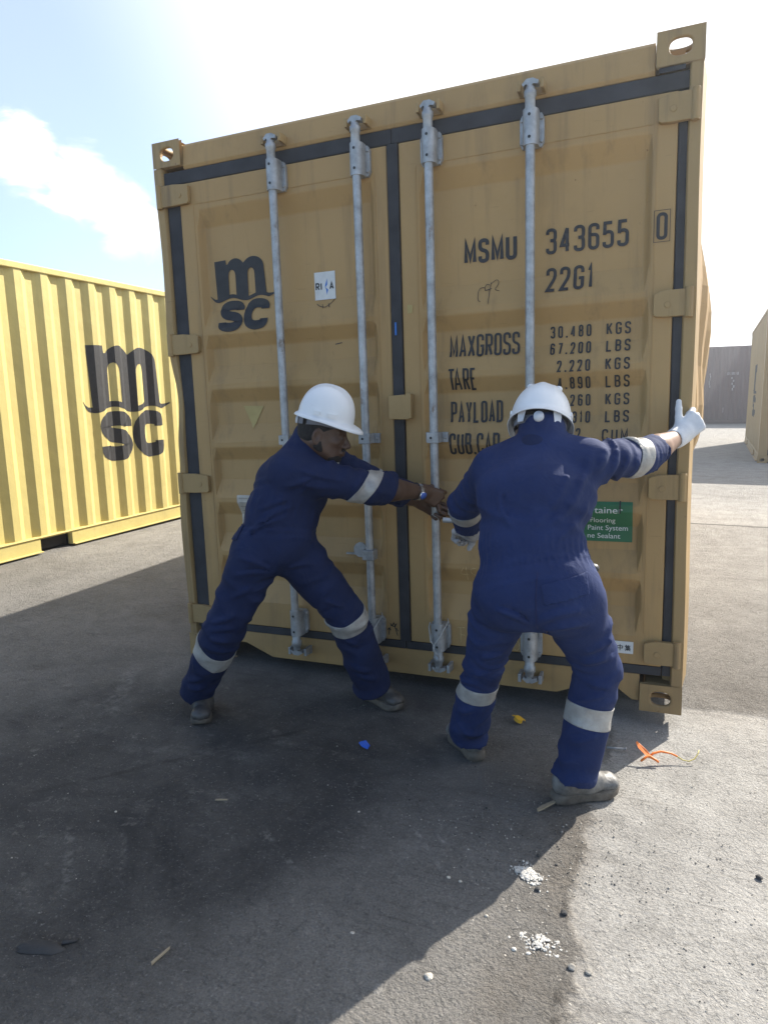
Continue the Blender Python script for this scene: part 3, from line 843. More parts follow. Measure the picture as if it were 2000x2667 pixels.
# ------------------------------------------------------------------ containers
LEN, WID = 6.058, 2.438
def plate_hole(mb, c, u, v, nrm, hw, hh, rw, rh, th, seg=28, corner=0.012, mi=0):
    """rectangular plate (half sizes hw, hh) with an oval hole (rw, rh); nrm points outwards"""
    c = Vector(c); u = Vector(u); v = Vector(v); n = Vector(nrm)
    out = []; inn = []
    for k in range(seg):
        a = 2 * math.pi * (k + .5) / seg; ca, sa = math.cos(a), math.sin(a)
        s = min(hw / abs(ca) if abs(ca) > 1e-6 else 1e9, hh / abs(sa) if abs(sa) > 1e-6 else 1e9)
        out.append((ca * s, sa * s)); e = 2.6
        q = (abs(ca / rw) ** e + abs(sa / rh) ** e) ** (-1 / e)
        inn.append((ca * q, sa * q))
    # snap nearest samples to the plate corners
    for sx in (-1, 1):
        for sy in (-1, 1):
            k = min(range(seg), key=lambda i: (out[i][0] - sx * hw) ** 2 + (out[i][1] - sy * hh) ** 2)
            out[k] = (sx * hw, sy * hh)
    V = []
    for ring, d in ((out, 0), (inn, 0), (inn, -th), (out, -th)):
        V += [c + u * a + v * b + n * d for a, b in ring]
    F = []
    for r in range(3):
        for k in range(seg):
            j = (k + 1) % seg
            F.append((r * seg + k, r * seg + j, (r + 1) * seg + j, (r + 1) * seg + k))
    mb.add(V, F, mi)

def casting(x_out, z_out, sx, sz, y0=0.0, sy=1):
    """ISO corner casting. x_out,z_out: outer corner; sx,sz: direction inwards; y0 outer face, sy inwards"""
    mb = MB(); W, H, D = .162, .118, .178; th = .020
    x0, x1 = sorted((x_out, x_out + sx * W)); z0, z1 = sorted((z_out, z_out + sz * H)); y1, y2 = sorted((y0, y0 + sy * D))
    cx, cz, cy = (x0 + x1) / 2, (z0 + z1) / 2, (y1 + y2) / 2
    plate_hole(mb, (cx - sx * .002, y0, cz), (1, 0, 0), (0, 0, 1), (0, -sy, 0), W / 2 - .0, H / 2, .038, .029, th)
    plate_hole(mb, (x_out, cy, cz), (0, 1, 0), (0, 0, 1), (-sx, 0, 0), D / 2 - th - .001, H / 2 - .001, .038, .028, th)
    plate_hole(mb, (cx, cy, z_out), (1, 0, 0), (0, 1, 0), (0, 0, -sz), W / 2 - th - .001, D / 2 - th - .001, .048, .060, th)
    return mb, (x0, x1, y1, y2, z0, z1)

def corr(u, pitch=0.2755, dep=0.036, ph=0.0):
    """depth below the outer face of a corrugated wall at distance u along it"""
    k = ((u - ph) / pitch) % 1.0
    a, b, c = .26, .26, .24
    if k < a: return dep * (1 - k / a)       # inner -> outer
    if k < a + b: return 0.0
    if k < a + b + c: return dep * (k - a - b) / c
    return dep
def corr_breaks(u0, u1, pitch=0.2755, ph=0.0):
    out = [u0, u1]; i = math.floor((u0 - ph) / pitch) - 1
    while ph + i * pitch < u1 + pitch:
        for q in (0, .26, .52, .76):
            u = ph + (i + q) * pitch
            if u0 < u < u1: out.append(u)
        i += 1
    return sorted(out)

def side_wall(mb, x, sx, y0, y1, z0, z1, ph=0.0, th=0.004, mi=0, bulge=None):
    br = corr_breaks(y0, y1, ph=ph)
    if bulge:
        zs = np.linspace(z0, z1, 25)
        for a, b in zip(br[:-1], br[1:]):
            n = len(mb.v)
            V = []
            for z in zs:
                for y, d in ((a, corr(a + 1e-5, ph=ph)), (b, corr(b - 1e-5, ph=ph))):
                    q = bulge(y, z); V.append((x - sx * d * (1 - .35 * q / .15) + sx * q, y, z))
            F = [(2 * i, 2 * i + 1, 2 * i + 3, 2 * i + 2) if sx > 0 else (2 * i + 2, 2 * i + 3, 2 * i + 1, 2 * i) for i in range(24)]
            mb.add(V, F, mi)
        return
    for a, b in zip(br[:-1], br[1:]):
        da, db = corr(a + 1e-5, ph=ph), corr(b - 1e-5, ph=ph)
        xa, xb = x - sx * da, x - sx * db
        V = [(xa, a, z0), (xb, b, z0), (xb, b, z1), (xa, a, z1)]
        mb.add(V, [(0, 1, 2, 3) if sx > 0 else (3, 2, 1, 0)], mi)

def plain_container(name, label, mat, matrix, H=2.591, ph=0.0, logo=None, pockets=True, doors=False, seed=0, group=None, lettering=None):
    """box container in its own frame: x 0..-WID to the left of the visible long side, y along it, z up"""
    root = empty(name, label, 'shipping container', matrix=matrix, group=group)
    e = .003
    mb = MB(); side_wall(mb, -.012, 1, .10, LEN - .10, .165, H - .062, ph)
    mb.build('side_panel', mat, root)
    mb = MB(); side_wall(mb, -WID + .012, -1, .10, LEN - .10, .165, H - .062, ph)
    mb.build('side_panel', mat, root)
    for x0, x1 in ((-.060, -.001), (-WID + .001, -WID + .060)):
        mb = MB(); mb.box((x0, .163, H - .062), (x1, LEN - .163, H - .006)); bevel(mb.build('top_rail', mat, root), .006)
        mb = MB()
        if pockets:
            segs = [(.163, 1.26), (1.62, LEN - 1.62), (LEN - 1.26, LEN - .163)]
            for a, b in segs: mb.box((x0, a, .020), (x1, b, .1645))
            for a, b in ((1.26, 1.62), (LEN - 1.62, LEN - 1.26)): mb.box((x0, a, .140), (x1, b, .1645))
            sx = 1 if x1 > -1 else -1
            for a, b in segs: mb.box((x1 if sx > 0 else x0 - .03, a, .020), (x1 + .03 if sx > 0 else x0, b, .032))
            if sx > 0: mb.box((x1, .163, .152), (x1 + .012, LEN - .163, .160))
        else: mb.box((x0, .163, .020), (x1, LEN - .163, .1645))
        bevel(mb.build('bottom_rail', mat, root), .003)
        if pockets and x1 > -1:
            for a, b in ((1.26, 1.62), (LEN - 1.62, LEN - 1.26)):
                mb = MB(); mb.box((x0 - .9, a + .004, .024), (x0 - .02, b - .004, .138)); mb.build('fork_pocket', 'dark_void', root)
    for y0, y1 in ((.004, .162), (LEN - .162, LEN - .004)):
        for x0, x1 in ((-.158, -.004), (-WID + .004, -WID + .158)):
            mb = MB(); mb.box((x0, y0, .118), (x1, y1, H - .118)); bevel(mb.build('corner_post', mat, root), .008)
    for (yo, sy) in ((0, 1), (LEN, -1)):
        for (xo, sx) in ((0, -1), (-WID, 1)):
            for (zo, sz) in ((0, 1), (H, -1)):
                mb, bx = casting(xo, zo, sx, sz, yo, sy)
                bevel(mb.build('corner_casting', mat, root), .006)
    mb = MB(); mb.box((-WID + .061, .163, H - .05), (-.061, LEN - .163, H - .014)); mb.build('roof', mat, root)
    mb = MB(); mb.box((-WID + .061, .02, .145), (-.061, LEN - .02, .163)); mb.build('floor', 'dark_void', root)
    for y0, y1 in ((.010, .07), (LEN - .07, LEN - .010)):
        mb = MB(); mb.box((-WID + .163, y0, H - .115), (-.163, y1, H - .008)); mb.build('end_header', mat, root)
        mb = MB(); mb.box((-WID + .163, y0, .02), (-.163, y1, .15)); mb.build('end_sill', mat, root)
    mb = MB()
    n = 16
    y = LEN - .05
    for i in range(n):
        a = -WID + .16 + (WID - .32) * i / n; b = -WID + .16 + (WID - .32) * (i + 1) / n
        d0, d1 = (0, .04) if i % 2 else (.04, 0)
        mb.add([(a, y - d0, .15), (b, y - d1, .15), (b, y - d1, H - .115), (a, y - d0, H - .115)], [(0, 3, 2, 1)])
    mb.build('end_panel', mat, root)
    if not doors:
        mb = MB()
        for i in range(n):
            a = -WID + .16 + (WID - .32) * i / n; b = -WID + .16 + (WID - .32) * (i + 1) / n
            d0, d1 = (0, .04) if i % 2 else (.04, 0)
            mb.add([(a, .05 + d0, .15), (b, .05 + d1, .15), (b, .05 + d1, H - .115), (a, .05 + d0, H - .115)], [(0, 1, 2, 3)])
        mb.build('end_panel', mat, root)
    else:
        for x0, x1 in ((-WID + .225, -WID / 2 - .03), (-WID / 2 + .03, -.225)):
            mb = MB(); mb.box((x0, .03, .20), (x1, .07, H - .165)); d = bevel(mb.build('door', mat, root), .006)
            mb = MB()
            for xx in (x0 - .06, x1 + .005): mb.box((xx, .034, .16), (xx + .055, .066, H - .13))
            for zz in (.155, H - .165): mb.box((x0, .036, zz), (x1, .064, zz + .04))
            mb.build('gasket', 'rubber', d)
            for fx in (.28, .72):
                xr = x0 + (x1 - x0) * fx
                mb = MB(); mb.tube([(xr, -.0, .10), (xr, -.0, H - .08)], .017, 10); mb.build('lock_rod', 'galv', d, True)
            left = x0 < -WID / 2
            for zz in (.30, .95, 1.62, 2.30):
                mb = MB()
                if left: mb.box((-WID + .03, .008, zz - .05), (x0 + .06, .029, zz + .05))
                else: mb.box((x1 - .06, .008, zz - .05), (-.03, .029, zz + .05))
                bevel(mb.build('hinge', mat, d), .006)
    if logo:
        y0, z0, w, mirror = logo
        V, F = msc_logo(w)
        V = [(y0 + p[0], z0 + p[1], p[2]) for p in V]
        cuts = [c for c in corr_breaks(y0 - .1, y0 + w + .1, ph=ph)][1:-1]
        if mirror: fn = lambda u, v, l: (-WID + .012 + corr(LEN - u, ph=ph) - l, LEN - u, v)
        else: fn = lambda u, v, l: (-.012 - corr(u, ph=ph) + l, u, v)
        if mirror: cuts = sorted(LEN - c for c in corr_breaks(LEN - y0 - w - .1, LEN - y0 + .1, ph=ph))[1:-1]
        decal('shipping_line_logo', V, F, 'ink', root, fn, cuts, 0, lift=.002)
    return root

def yaw_frame(x, y, yaw):
    """local +y points along the length, yaw measured from world +Y towards +X"""
    c, s = math.cos(yaw), math.sin(yaw)
    return Matrix(((c, s, 0, x), (-s, c, 0, y), (0, 0, 1, 0), (0, 0, 0, 1)))

# bright yellow container on the left: its plane passes (-2.8981, 2.0), yaw 0.51 deg
LY = 0.00894
off = -1.66
lf = yaw_frame(-2.8981 + math.sin(LY) * off, 2.0 + math.cos(LY) * off, LY)
plain_container('shipping_container', 'bright yellow container with corrugated side and large black MSC lettering, left of the two men', 'lemon', lf, ph=(-.448 - off) % .2755, logo=(.26 - off, .765, 1.268, False))
# pale container whose long side is seen at a slant beyond the right edge
ry = RAD(4.0)
plain_container('shipping_container', 'tan container at the right edge with sideways seen lettering and its door end towards us', 'tan',
                yaw_frame(4.12, 11.72, ry) @ Matrix.Translation((WID, 0, 0)), H=2.896, doors=True, logo=(2.4, .765, 1.268, True))
# dusty maroon container closing the lane
red = plain_container('shipping_container', 'dusty maroon container closing the lane far behind, faint white lettering', 'red',
                      yaw_frame(1.6, 29.0, RAD(90 + 0.0)), H=3.2, pockets=False)

def faded_marks():
    V = []; F = []
    rg = random.Random(5)
    def q(x0, z0, x1, z1):
        n = len(V); V.extend([(x0, z0, 0), (x1, z0, 0), (x1, z1, 0), (x0, z1, 0)]); F.append((n, n + 1, n + 2, n + 3))
    for k in range(7): q(3.36 + k * .062, 2.02 + .01 * (k % 2), 3.36 + k * .062 + (.018 if k % 3 else .040), 2.14)
    for k in range(5): q(3.52 + .05 * (k % 2) + .01 * k, 1.86 - .12 * k, 3.56 + .06 * (k % 2) + .01 * k, 1.93 - .11 * k)
    for k in range(6): q(2.70 + .02 * math.sin(k * 1.4), 2.02 - .10 * k, 2.725 + .02 * math.sin(k * 1.4), 2.11 - .10 * k)
    for k in range(3): q(3.27, .62 - .07 * k, 3.29, .68 - .07 * k)
    decal('faded_lettering', V, F, 'worn_print', red, lambda u, v, l: (-.010 + l, u, v), (), 0)
faded_marks()

# ------------------------------------------------------------------ the container in the middle
def main_container():
    H, W = 2.591, WID
    a, b = RAD(0.6984), RAD(1.0553)
    mtx = Matrix.Translation((0, 0, .0122)) @ Matrix.Rotation(-a, 4, 'X') @ Matrix.Rotation(-b, 4, 'Y')
    root = empty('shipping_container', 'worn mustard container whose closed doors the two men push, slightly lifted at its right corner', 'shipping container', matrix=mtx)
    mt = 'mustard'
    # castings, solid on the inner sides
    for (yo, sy) in ((0, 1), (LEN, -1)):
        for (xo, sx) in ((0, 1), (W, -1)):
            for (zo, sz) in ((0, 1), (H, -1)):
                mb, bx = casting(xo, zo, sx, sz, yo, sy)
                x0, x1, y0, y1, z0, z1 = bx
                ya, yb = (y0 + .0205, y1) if sy > 0 else (y0, y1 - .0205)
                xi = (x1 - .02, x1 - .0005) if sx > 0 else (x0 + .0005, x0 + .02)
                mb.box((xi[0], ya, z0 + .021), (xi[1], yb, z1 - .021) )
                zi = (z1 - .02, z1 - .0005) if sz > 0 else (z0 + .0005, z0 + .02)
                mb.box((x0 + .021, ya, zi[0]), (x1 - .021, yb - .001, zi[1]))
                o = mb.build('corner_casting', 'mustard_edge', root); bevel(o, .010, 3)
    # corner posts; the left one is dented inwards
    for side in (0, 1):
        zs = np.linspace(.1185, H - .1185, 60)
        prof = [(.001, .004), (.040, .004), (.046, .012), (.046, .060), (.075, .075), (.075, .160), (.001, .160)]
        V = []; F = []
        for z in zs:
            dx = dy = 0
            if side == 0:
                dx = .030 * math.exp(-((z - 1.36) / .20) ** 2) + .010 * math.exp(-((z - 1.02) / .10) ** 2) + .006 * math.sin(z * 7)
                dy = .012 * math.exp(-((z - 1.40) / .16) ** 2)
            else: dx = -.003 * math.sin(z * 5)
            flare = 0 if side == 0 else .020
            for (x, y) in prof:
                wx = x + dx * max(0, 1 - x / .09); wy = y + dy * max(0, 1 - y / .1)
                V.append(((wx if side == 0 else W - wx + (flare if (x < .01 and y > .1) else 0)), wy, z))
        n = len(prof)
        for i in range(len(zs) - 1):
            for k in range(n):
                q = (i * n + k, i * n + (k + 1) % n, (i + 1) * n + (k + 1) % n, (i + 1) * n + k)
                F.append(q if side == 0 else q[::-1])
        o = mobj('corner_post', V, F, 'mustard_edge', root); smooth_by_angle(o, 50)
        o.name = 'corner_post'
    for x0 in (.001, W - .075):
        mb = MB(); mb.box((x0, LEN - .16, .1185), (x0 + .074, LEN - .004, H - .1185)); mb.build('corner_post', mt, root)
    # header and sill of the door end
    mb = MB(); zs = [(2.455, .020), (2.470, .012), (2.500, .016), (2.560, .024), (2.5735, .034)]
    prof = zs + [(2.5735, .12), (2.455, .12)]
    mb.prism([(.1625, y, z) for z, y in prof], (W - .325, 0, 0)); bevel(mb.build('door_header', mt, root), .003)
    poly = [(.1625, .034), (.19, .034), (.262, .088), (.345, .090), (.500, .026), (W - .500, .026), (W - .345, .090), (W - .262, .088), (W - .19, .034), (W - .1625, .034), (W - .1625, .150), (.1625, .150)]
    mb = MB(); mb.prism([(x, .022, z) for x, z in poly], (0, .014, 0)); mb.box((.1625, .0365, .131), (W - .1625, .15, .1495))
    bevel(mb.build('door_sill', mt, root), .002)
    # long walls, rails, roof, floor, back
    for x, sx in ((.012, -1), (W - .012, 1)):
        def blg(y, z):
            e = lambda q, a, c: min(1, max(0, (q - a) / (c - a))) ** 2 * (3 - 2 * min(1, max(0, (q - a) / (c - a))))
            return (.145 if sx > 0 else .02) * e(y, .15, 1.5) * (1 - e(y, 3.2, 5.7)) * e(z, .70, 1.25) * (1 - .75 * e(z, 1.75, 2.5)) * (1 + .10 * math.sin(9 * z + 4 * y))
        mb = MB(); side_wall(mb, x, sx, .17, LEN - .17, .165, H - .062, .11, bulge=blg); mb.build('side_panel', mt, root)
        x0, x1 = (.001, .060) if sx < 0 else (W - .060, W - .001)
        mb = MB(); mb.box((x0, .179, H - .062), (x1, LEN - .179, H - .008)); bevel(mb.build('top_rail', mt, root), .006)
        mb = MB(); mb.box((x0, .179, .020), (x1, LEN - .179, .1645)); mb.box((x1 - .001 if sx < 0 else x0 - .03, .179, .020), (x1 + .03 if sx < 0 else x0 + .001, LEN - .179, .030))
        bevel(mb.build('bottom_rail', mt, root), .004)
    mb = MB(); mb.box((.061, .121, H - .05), (W - .061, LEN - .121, H - .02)); mb.build('roof', mt, root)
    mb = MB(); mb.box((.061, .151, .135), (W - .061, LEN - .07, .160))
    for i in range(14): mb.box((.092, .34 + i * .41, .025), (W - .092, .38 + i * .41, .1345))
    mb.build('floor', 'dark_void', root)
    mb = MB(); mb.box((.08, LEN - .06, .03), (W - .08, LEN - .02, H - .06)); mb.build('end_panel', mt, root)

    # ---------------- doors
    PK = [(2.262, 1.668), (1.668, 1.403), (1.403, 1.114), (1.114, .834), (.834, .556), (.556, .315)]
    ZB = []
    for i, (zt, zb) in enumerate(PK):
        s_in = .080 if i == 0 else .064
        lo = zb + (.125 if i == 0 else .115)
        ZB.append((zt, zt - s_in, lo, zb + .028 if i < 5 else zb + .006, zb))
    DEP = .038
    def depth(z):
        for zt, z1, z2, z3, zb in ZB:
            if zb <= z <= zt:
                if z > z1: return DEP * (zt - z) / (zt - z1)
                if z > z2: return DEP
                if z > z3: return DEP * (z - z3) / (z2 - z3)
                return 0.0
        return 0.0
    zcuts = sorted({z for q in ZB for z in q})
    YD = .014
    doors = []
    for (x0, x1, p0, p1, nm, lab) in ((.128, 1.214, .219, 1.146, 'L', 'left door with the emblem and a square white sticker'),
                                     (1.268, 2.358, 1.356, 2.276, 'R', 'right door with the stencilled numbers and a green sticker')):
        xs = [x0, p0, p0 + .026, p0 + .34, p0 + .62, p1 - .026, p1, x1]
        zz = [.192, .315] + [z for z in zcuts if z > .3151] + [2.290, 2.3905]
        zz = sorted(set(round(z, 4) for z in zz))
        V = []; F = []
        def ef(x): return 1.0 if p0 + .02 < x < p1 - .02 else 0.0
        for z in zz:
            for x in xs:
                d = depth(z) * ef(x)
                V.append((x, YD + d, z))
        nx = len(xs)
        for j in range(len(zz) - 1):
            for i in range(nx - 1): F.append((j * nx + i, j * nx + i + 1, (j + 1) * nx + i + 1, (j + 1) * nx + i))
        o = mobj('door', V, F, mt, root, label=lab)
        # turn the outer edges back so that the leaf has thickness
        bm = bmesh.new(); bm.from_mesh(o.data)
        ed = [e for e in bm.edges if e.is_boundary]
        r = bmesh.ops.extrude_edge_only(bm, edges=ed)
        for v in r['geom']:
            if isinstance(v, bmesh.types.BMVert): v.co.y += .055
        bmesh.ops.recalc_face_normals(bm, faces=bm.faces[:])
        bm.to_mesh(o.data); bm.free()
        bevel(o, .006, 2, 25)
        doors.append(o)
        # welded seam under the top frame and along the stiles
        mb = MB(); mb.tube([(p0, YD - .0005, 2.288), (p1, YD - .0005, 2.288)], .0022, 6)
        mb.tube([(p0 - .012, YD - .0005, .33), (p0 - .012, YD - .0005, 2.288)], .0018, 6)
        mb.tube([(p1 + .012, YD - .0005, .33), (p1 + .012, YD - .0005, 2.288)], .0018, 6)
        mb.build('weld_seam', mt, o)
    dl, dr = doors
    # rubber seals
    def seal(x0, x1, z0, z1, par, y=.010, th=.02):
        return bevel(MB().box((x0, y, z0), (x1, y + th, z1)).build('gasket', 'rubber', par), .004)
    seal(.042, 1.235, 2.3925, 2.4535, dl, .016); seal(1.2375, W - .045, 2.3925, 2.4535, dr, .016)
    seal(.078, 1.240, .1515, .190, dl, .018); seal(1.2425, W - .080, .1515, .190, dr, .018)
    for (xa, xb, par) in ((.050, .126, dl), (W - .078, W - .042, dr)):
        seal(xa, xb, .1525, 2.390, par, .020)
    seal(1.2165, 1.2660, .1925, 2.390, dr, .006, .03)
    bevel(MB().box((W - .150, .0055, 2.4545), (W - .060, .0105, 2.472)).build('gasket', 'rubber', dr), .002)
    # hinges
    for par, xa, xb, zs in ((dl, .008, .196, (2.338, 1.632, .932, .231)), (dr, W - .008, 2.290, (2.327, 1.640, .940, .257))):
        for z in zs:
            s = 1 if xb > xa else -1
            h = .049
            mb = MB()
            poly = [(xa, h * 1.0), (xa + s * .10, h * 1.0), (xb - s * .01, h * .82), (xb, h * .7), (xb, -h * .8), (xb - s * .01, -h * .95), (xa + s * .10, -h * 1.0), (xa, -h * 1.0)]
            q = [(x, -.010, z + dz) for x, dz in poly]
            if s > 0: q = q[::-1]
            mb.prism(q, (0, .022, 0))
            mb.tube([(xa + s * .016, -.006, z - h - .006), (xa + s * .016, -.006, z + h + .006)], .015, 12)
            mb.tube([(xb - s * .05, -.0135, z - .005), (xb - s * .05, -.0095, z - .005)], .012, 14)
            bevel(mb.build('hinge', 'mustard_edge', par), .005)
    # locking gear
    rods = [(.685, dl), (1.098, dl), (1.420, dr), (1.832, dr)]
    YR = -.045
    for i, (x, par) in enumerate(rods):
        mb = MB()
        mb.tube([(x, YR, .300), (x, YR, 2.285)], .0185, 18)
        mb.tube([(x, YR, 2.39), (x, YR, 2.440), (x, YR, 2.445), (x, YR, 2.462), (x, YR, 2.466), (x, YR, 2.476)], [.020, .020, .0235, .0235, .019, .017], 16)
        mb.tube([(x, YR, .205), (x, YR, .160), (x, YR, .155), (x, YR, .135), (x, YR, .13), (x, YR, .112)], [.021, .021, .025, .025, .020, .016], 16)
        for z, up in ((2.476, 1), (.112, -1)):       # cams
            pts = [(-.030, 0), (-.012, .016), (.012, .016), (.034, .004), (.030, -.008), (.012, -.004), (.006, -.012), (-.010, -.012), (-.014, -.002), (-.026, -.010)]
            mb.prism([(x + px, YR - .012, z + up * (.012 + pz)) for px, pz in (pts if up > 0 else pts[::-1])], (0, .034, 0))
        smooth_by_angle(mb.build('lock_rod', 'galv', par), 50)
        # cam keepers on header and sill
        for z in (2.488, .098):
            mb = MB()
            for sgn in (-1, 1): mb.box((x + sgn * .044 - .007, -.046, z - .018), (x + sgn * .044 + .007, .021, z + .018))
            mb.box((x - .051, .001, z - .022), (x + .051, .0205, z - .0185))
            bevel(mb.build('cam_keeper', 'mustard_edge' if z > 1 else 'galv', root), .004)
        # bearing brackets: half-round housing on a flanged plate with bolts
        for zc, hh in ((2.334, .062), (.247, .060)):
            mb = MB(); hw = .047
            mb.prism([(x + px, -.006, zc + pz) for px, pz in ((-hw, -hh * .72), (-hw * .8, -hh), (hw * .8, -hh), (hw, -hh * .72), (hw, hh * .72), (hw * .8, hh), (-hw * .8, hh), (-hw, hh * .72))], (0, .019, 0))
            half = [(math.cos(RAD(q)) * .030, -math.sin(RAD(q)) * .034) for q in range(0, 181, 15)]
            mb.prism([(x + px, YR + .012 + py, zc - hh - .004) for px, py in half] + [(x - .030, -.004, zc - hh - .004), (x + .030, -.004, zc - hh - .004)], (0, 0, hh * 2 + .008))
            for px in (-.038, .038):
                for pz in (-.042, .042): mb.tube([(x + px, -.006, zc + pz), (x + px, -.013, zc + pz)], [.0085, .006], 10)
            for pz in (-.04, .04): mb.tube([(x, YR - .024, zc + pz), (x, YR - .0225, zc + pz)], .006, 10, 1)
            bevel(mb.build('rod_bracket', ['galv', 'black'], par), .0035)
        # guide strap at mid height
        mb = MB(); zc = 1.150
        mb.box((x - .050, -.004, zc - .022), (x + .050, .0135, zc + .022))
        mb.box((x - .026, YR - .0235, zc - .022), (x + .026, -.0045, zc + .022))
        mb.tube([(x + .038, -.004, zc), (x + .038, -.012, zc)], [.009, .007], 10)
        mb.tube([(x - .008, YR - .025, zc), (x - .008, YR - .022, zc)], .006, 10, 1)
        bevel(mb.build('rod_guide', ['galv', 'black'], par), .003)
    # tie wire on the lower brackets of the inner rods
    for x, par in ((1.098, dl), (1.420, dr)):
        mb = MB(); z = .285
        mb.tube([(x - .044, -.020, z + .022), (x - .048, -.028, z), (x - .022, -.088, z - .045), (x - .006, -.092, z - .062), (x + .022, -.088, z - .02), (x + .046, -.03, z + .035), (x + .038, -.016, z + .045)], .0028, 8)
        mb.tube([(x - .008, -.092, z - .060), (x - .004, -.095, z - .085), (x + .008, -.09, z - .105)], .0028, 8)
        mb.tube([(x - .006, -.093, z - .060), (x - .010, -.094, z - .09)], .0028, 8)
        mb.build('tie_wire', 'wire', par, True)
    # operating handle of the outer right rod, swung out to the left, and its hub; retainer plate on the left door
    mb = MB()
    mb.box((1.806, -.085, .765), (1.858, -.0265, .835))
    mb.tube([(1.832, -.088, .800), (1.76, -.125, .802), (1.66, -.165, .806), (1.565, -.192, .812), (1.50, -.200, .816)], [.012, .011, .011, .0115, .012], 10)
    bevel(mb.build('lock_handle', 'galv', dr), .004)
    mb = MB(); mb.prism([(1.03 + .034 * math.cos(q), -.002, .625 + .036 * math.sin(q)) for q in [k * math.pi / 6 + .2 for k in range(12)]][::-1], (0, .014, 0))
    mb.box((.955, .0, .600), (1.035, .0125, .608)); mb.build('handle_retainer', 'galv', dl)
    bevel(MB().box((1.070, -.075, .592), (1.128, -.020, .640)).build('handle_hub', 'galv', dl), .004)
    # box-shaped seal guard over the middle joint
    mb = MB()
    mb.prism([(1.208, -.034, 1.234), (1.208, -.034, 1.336), (1.284, -.034, 1.340), (1.288, -.034, 1.334), (1.289, -.034, 1.346), (1.314, -.034, 1.342), (1.312, -.034, 1.236), (1.29, -.034, 1.231)], (0, .038, 0))
    bevel(mb.build('seal_guard', 'mustard_edge', dr), .006)

    # ---------------- markings
    def surf(u, v, l): return (u, YD + depth(v) - l, v)
    def flat(u, v, l): return (u, YD - l, v)
    V, F = msc_logo(.372)
    decal('shipping_line_logo', [(p[0] + .248, p[1] + 1.677, p[2]) for p in V], F, 'ink', dl, surf, zcuts, 1)
    V = []; F = []
    def put(txt, x, y, h, cw, t, gap, right=None, sk=0.0):
        v, f, cx = text_geo(txt, 0, 0, h, cw, t, gap)
        dx = x if right is None else right - (cx - gap)
        n = len(V); V.extend((p[0] + dx + sk * p[1], p[1] + y, p[2]) for p in v); F.extend(tuple(i + n for i in q) for q in f)
    put('MSMU', 1.540, 1.873, .098, .0465, .0155, .0085)
    put('343655', 1.880, 1.876, .100, .0425, .0125, .0120)
    put('22G1', 1.882, 1.726, .097, .0410, .0125, .0130)
    for s, z, w in (('MAXGROSS', 1.489, .300), ('PAYLOAD', 1.208, .231), ('CUB.CAP.', 1.071, .227)):
        cw = (w + .006) / (len(s.replace('.', '')) + (.55 if '.' in s else 0)) - .006
        put(s, 1.471, z, .094, cw, .0100, .006)
    for ch, x_, w_ in (('T', 1.468, .034), ('A', 1.493, .036), ('R', 1.535, .028), ('E', 1.568, .025)): put(ch, x_, 1.348, .094, w_, .0095, .006)
    for s, z, u in (('30.480', 1.544, 'KGS'), ('67.200', 1.477, 'LBS'), ('2.220', 1.405, 'KGS'), ('4.890', 1.337, 'LBS'), ('260', 1.267, 'KGS'), ('310', 1.198, 'LBS'), ('2', 1.130, '')):
        put(s, 0, z, .0475, .0190, .0068, .0118, right=2.061 if s != '2' else 2.026)
        if u: put(u, 2.119, z, .0475, .0225, .0068, .0120)
    put('CUM', 2.110, 1.124, .0475, .0240, .0066, .0120)
    decal('stencil_lettering', V, F, 'ink', dr, surf, zcuts, 1)
    V, F, _ = text_geo('0', 2.2935, 1.876, .098, .039, .0120, .01)
    for a_, b_ in (((2.284, 1.868), (2.286, 1.983)), ((2.340, 1.868), (2.342, 1.983)), ((2.284, 1.868), (2.342, 1.870)), ((2.284, 1.981), (2.342, 1.983))):
        n = len(V); V += [(a_[0], a_[1], 1), (b_[0], a_[1], 1), (b_[0], b_[1], 1), (a_[0], b_[1], 1)]; F.append((n, n + 1, n + 2, n + 3))
    decal('stencil_lettering', V, F, 'ink', dr, flat)
    # handwriting, chalk, arrows
    def scrawl(name, strokes, mat, par, w=.003, sm=True):
        V = []; F = []
        for k, st in enumerate(strokes):
            rv, rf = ribbon([Vector(p) for p in st] if not sm else round_path(st, .02, False), w)
            n = len(V); V += [(q.x, q.y, k % 3) for q in rv]; F += [tuple(i + n for i in f) for f in rf]
        return decal(name, V, F, mat, par, surf, zcuts, 1)
    scrawl('pencil_scrawl', [[(1.650, 1.780), (1.632, 1.786), (1.628, 1.757), (1.650, 1.760)], [(1.628, 1.772), (1.603, 1.77), (1.602, 1.718), (1.615, 1.712)],
                             [(1.655, 1.79), (1.650, 1.74), (1.648, 1.700)], [(1.655, 1.785), (1.682, 1.805), (1.690, 1.78), (1.668, 1.758), (1.692, 1.752)], [(1.63, 1.757), (1.66, 1.765)]], 'ink', dr, .0022)
    scrawl('chalk_mark', [[(1.492, .283), (1.53, .285)], [(1.510, .283), (1.512, .215)], [(1.512, .250), (1.53, .250)], [(1.540, .285), (1.568, .285), (1.566, .222), (1.550, .215)]], 'chalk', dr, .0035)
    scrawl('chalk_mark', [[(1.528, .565), (1.506, .530), (1.548, .530)], [(1.540, .570), (1.540, .500)], [(1.585, .565), (1.56, .563), (1.56, .535), (1.586, .53), (1.57, .495)]], 'chalk', dr, .003)
    scrawl('chalk_mark', [[(1.75, .245), (1.775, .25), (1.778, .205), (1.755, .20), (1.748, .24)]], 'chalk', dr, .003)
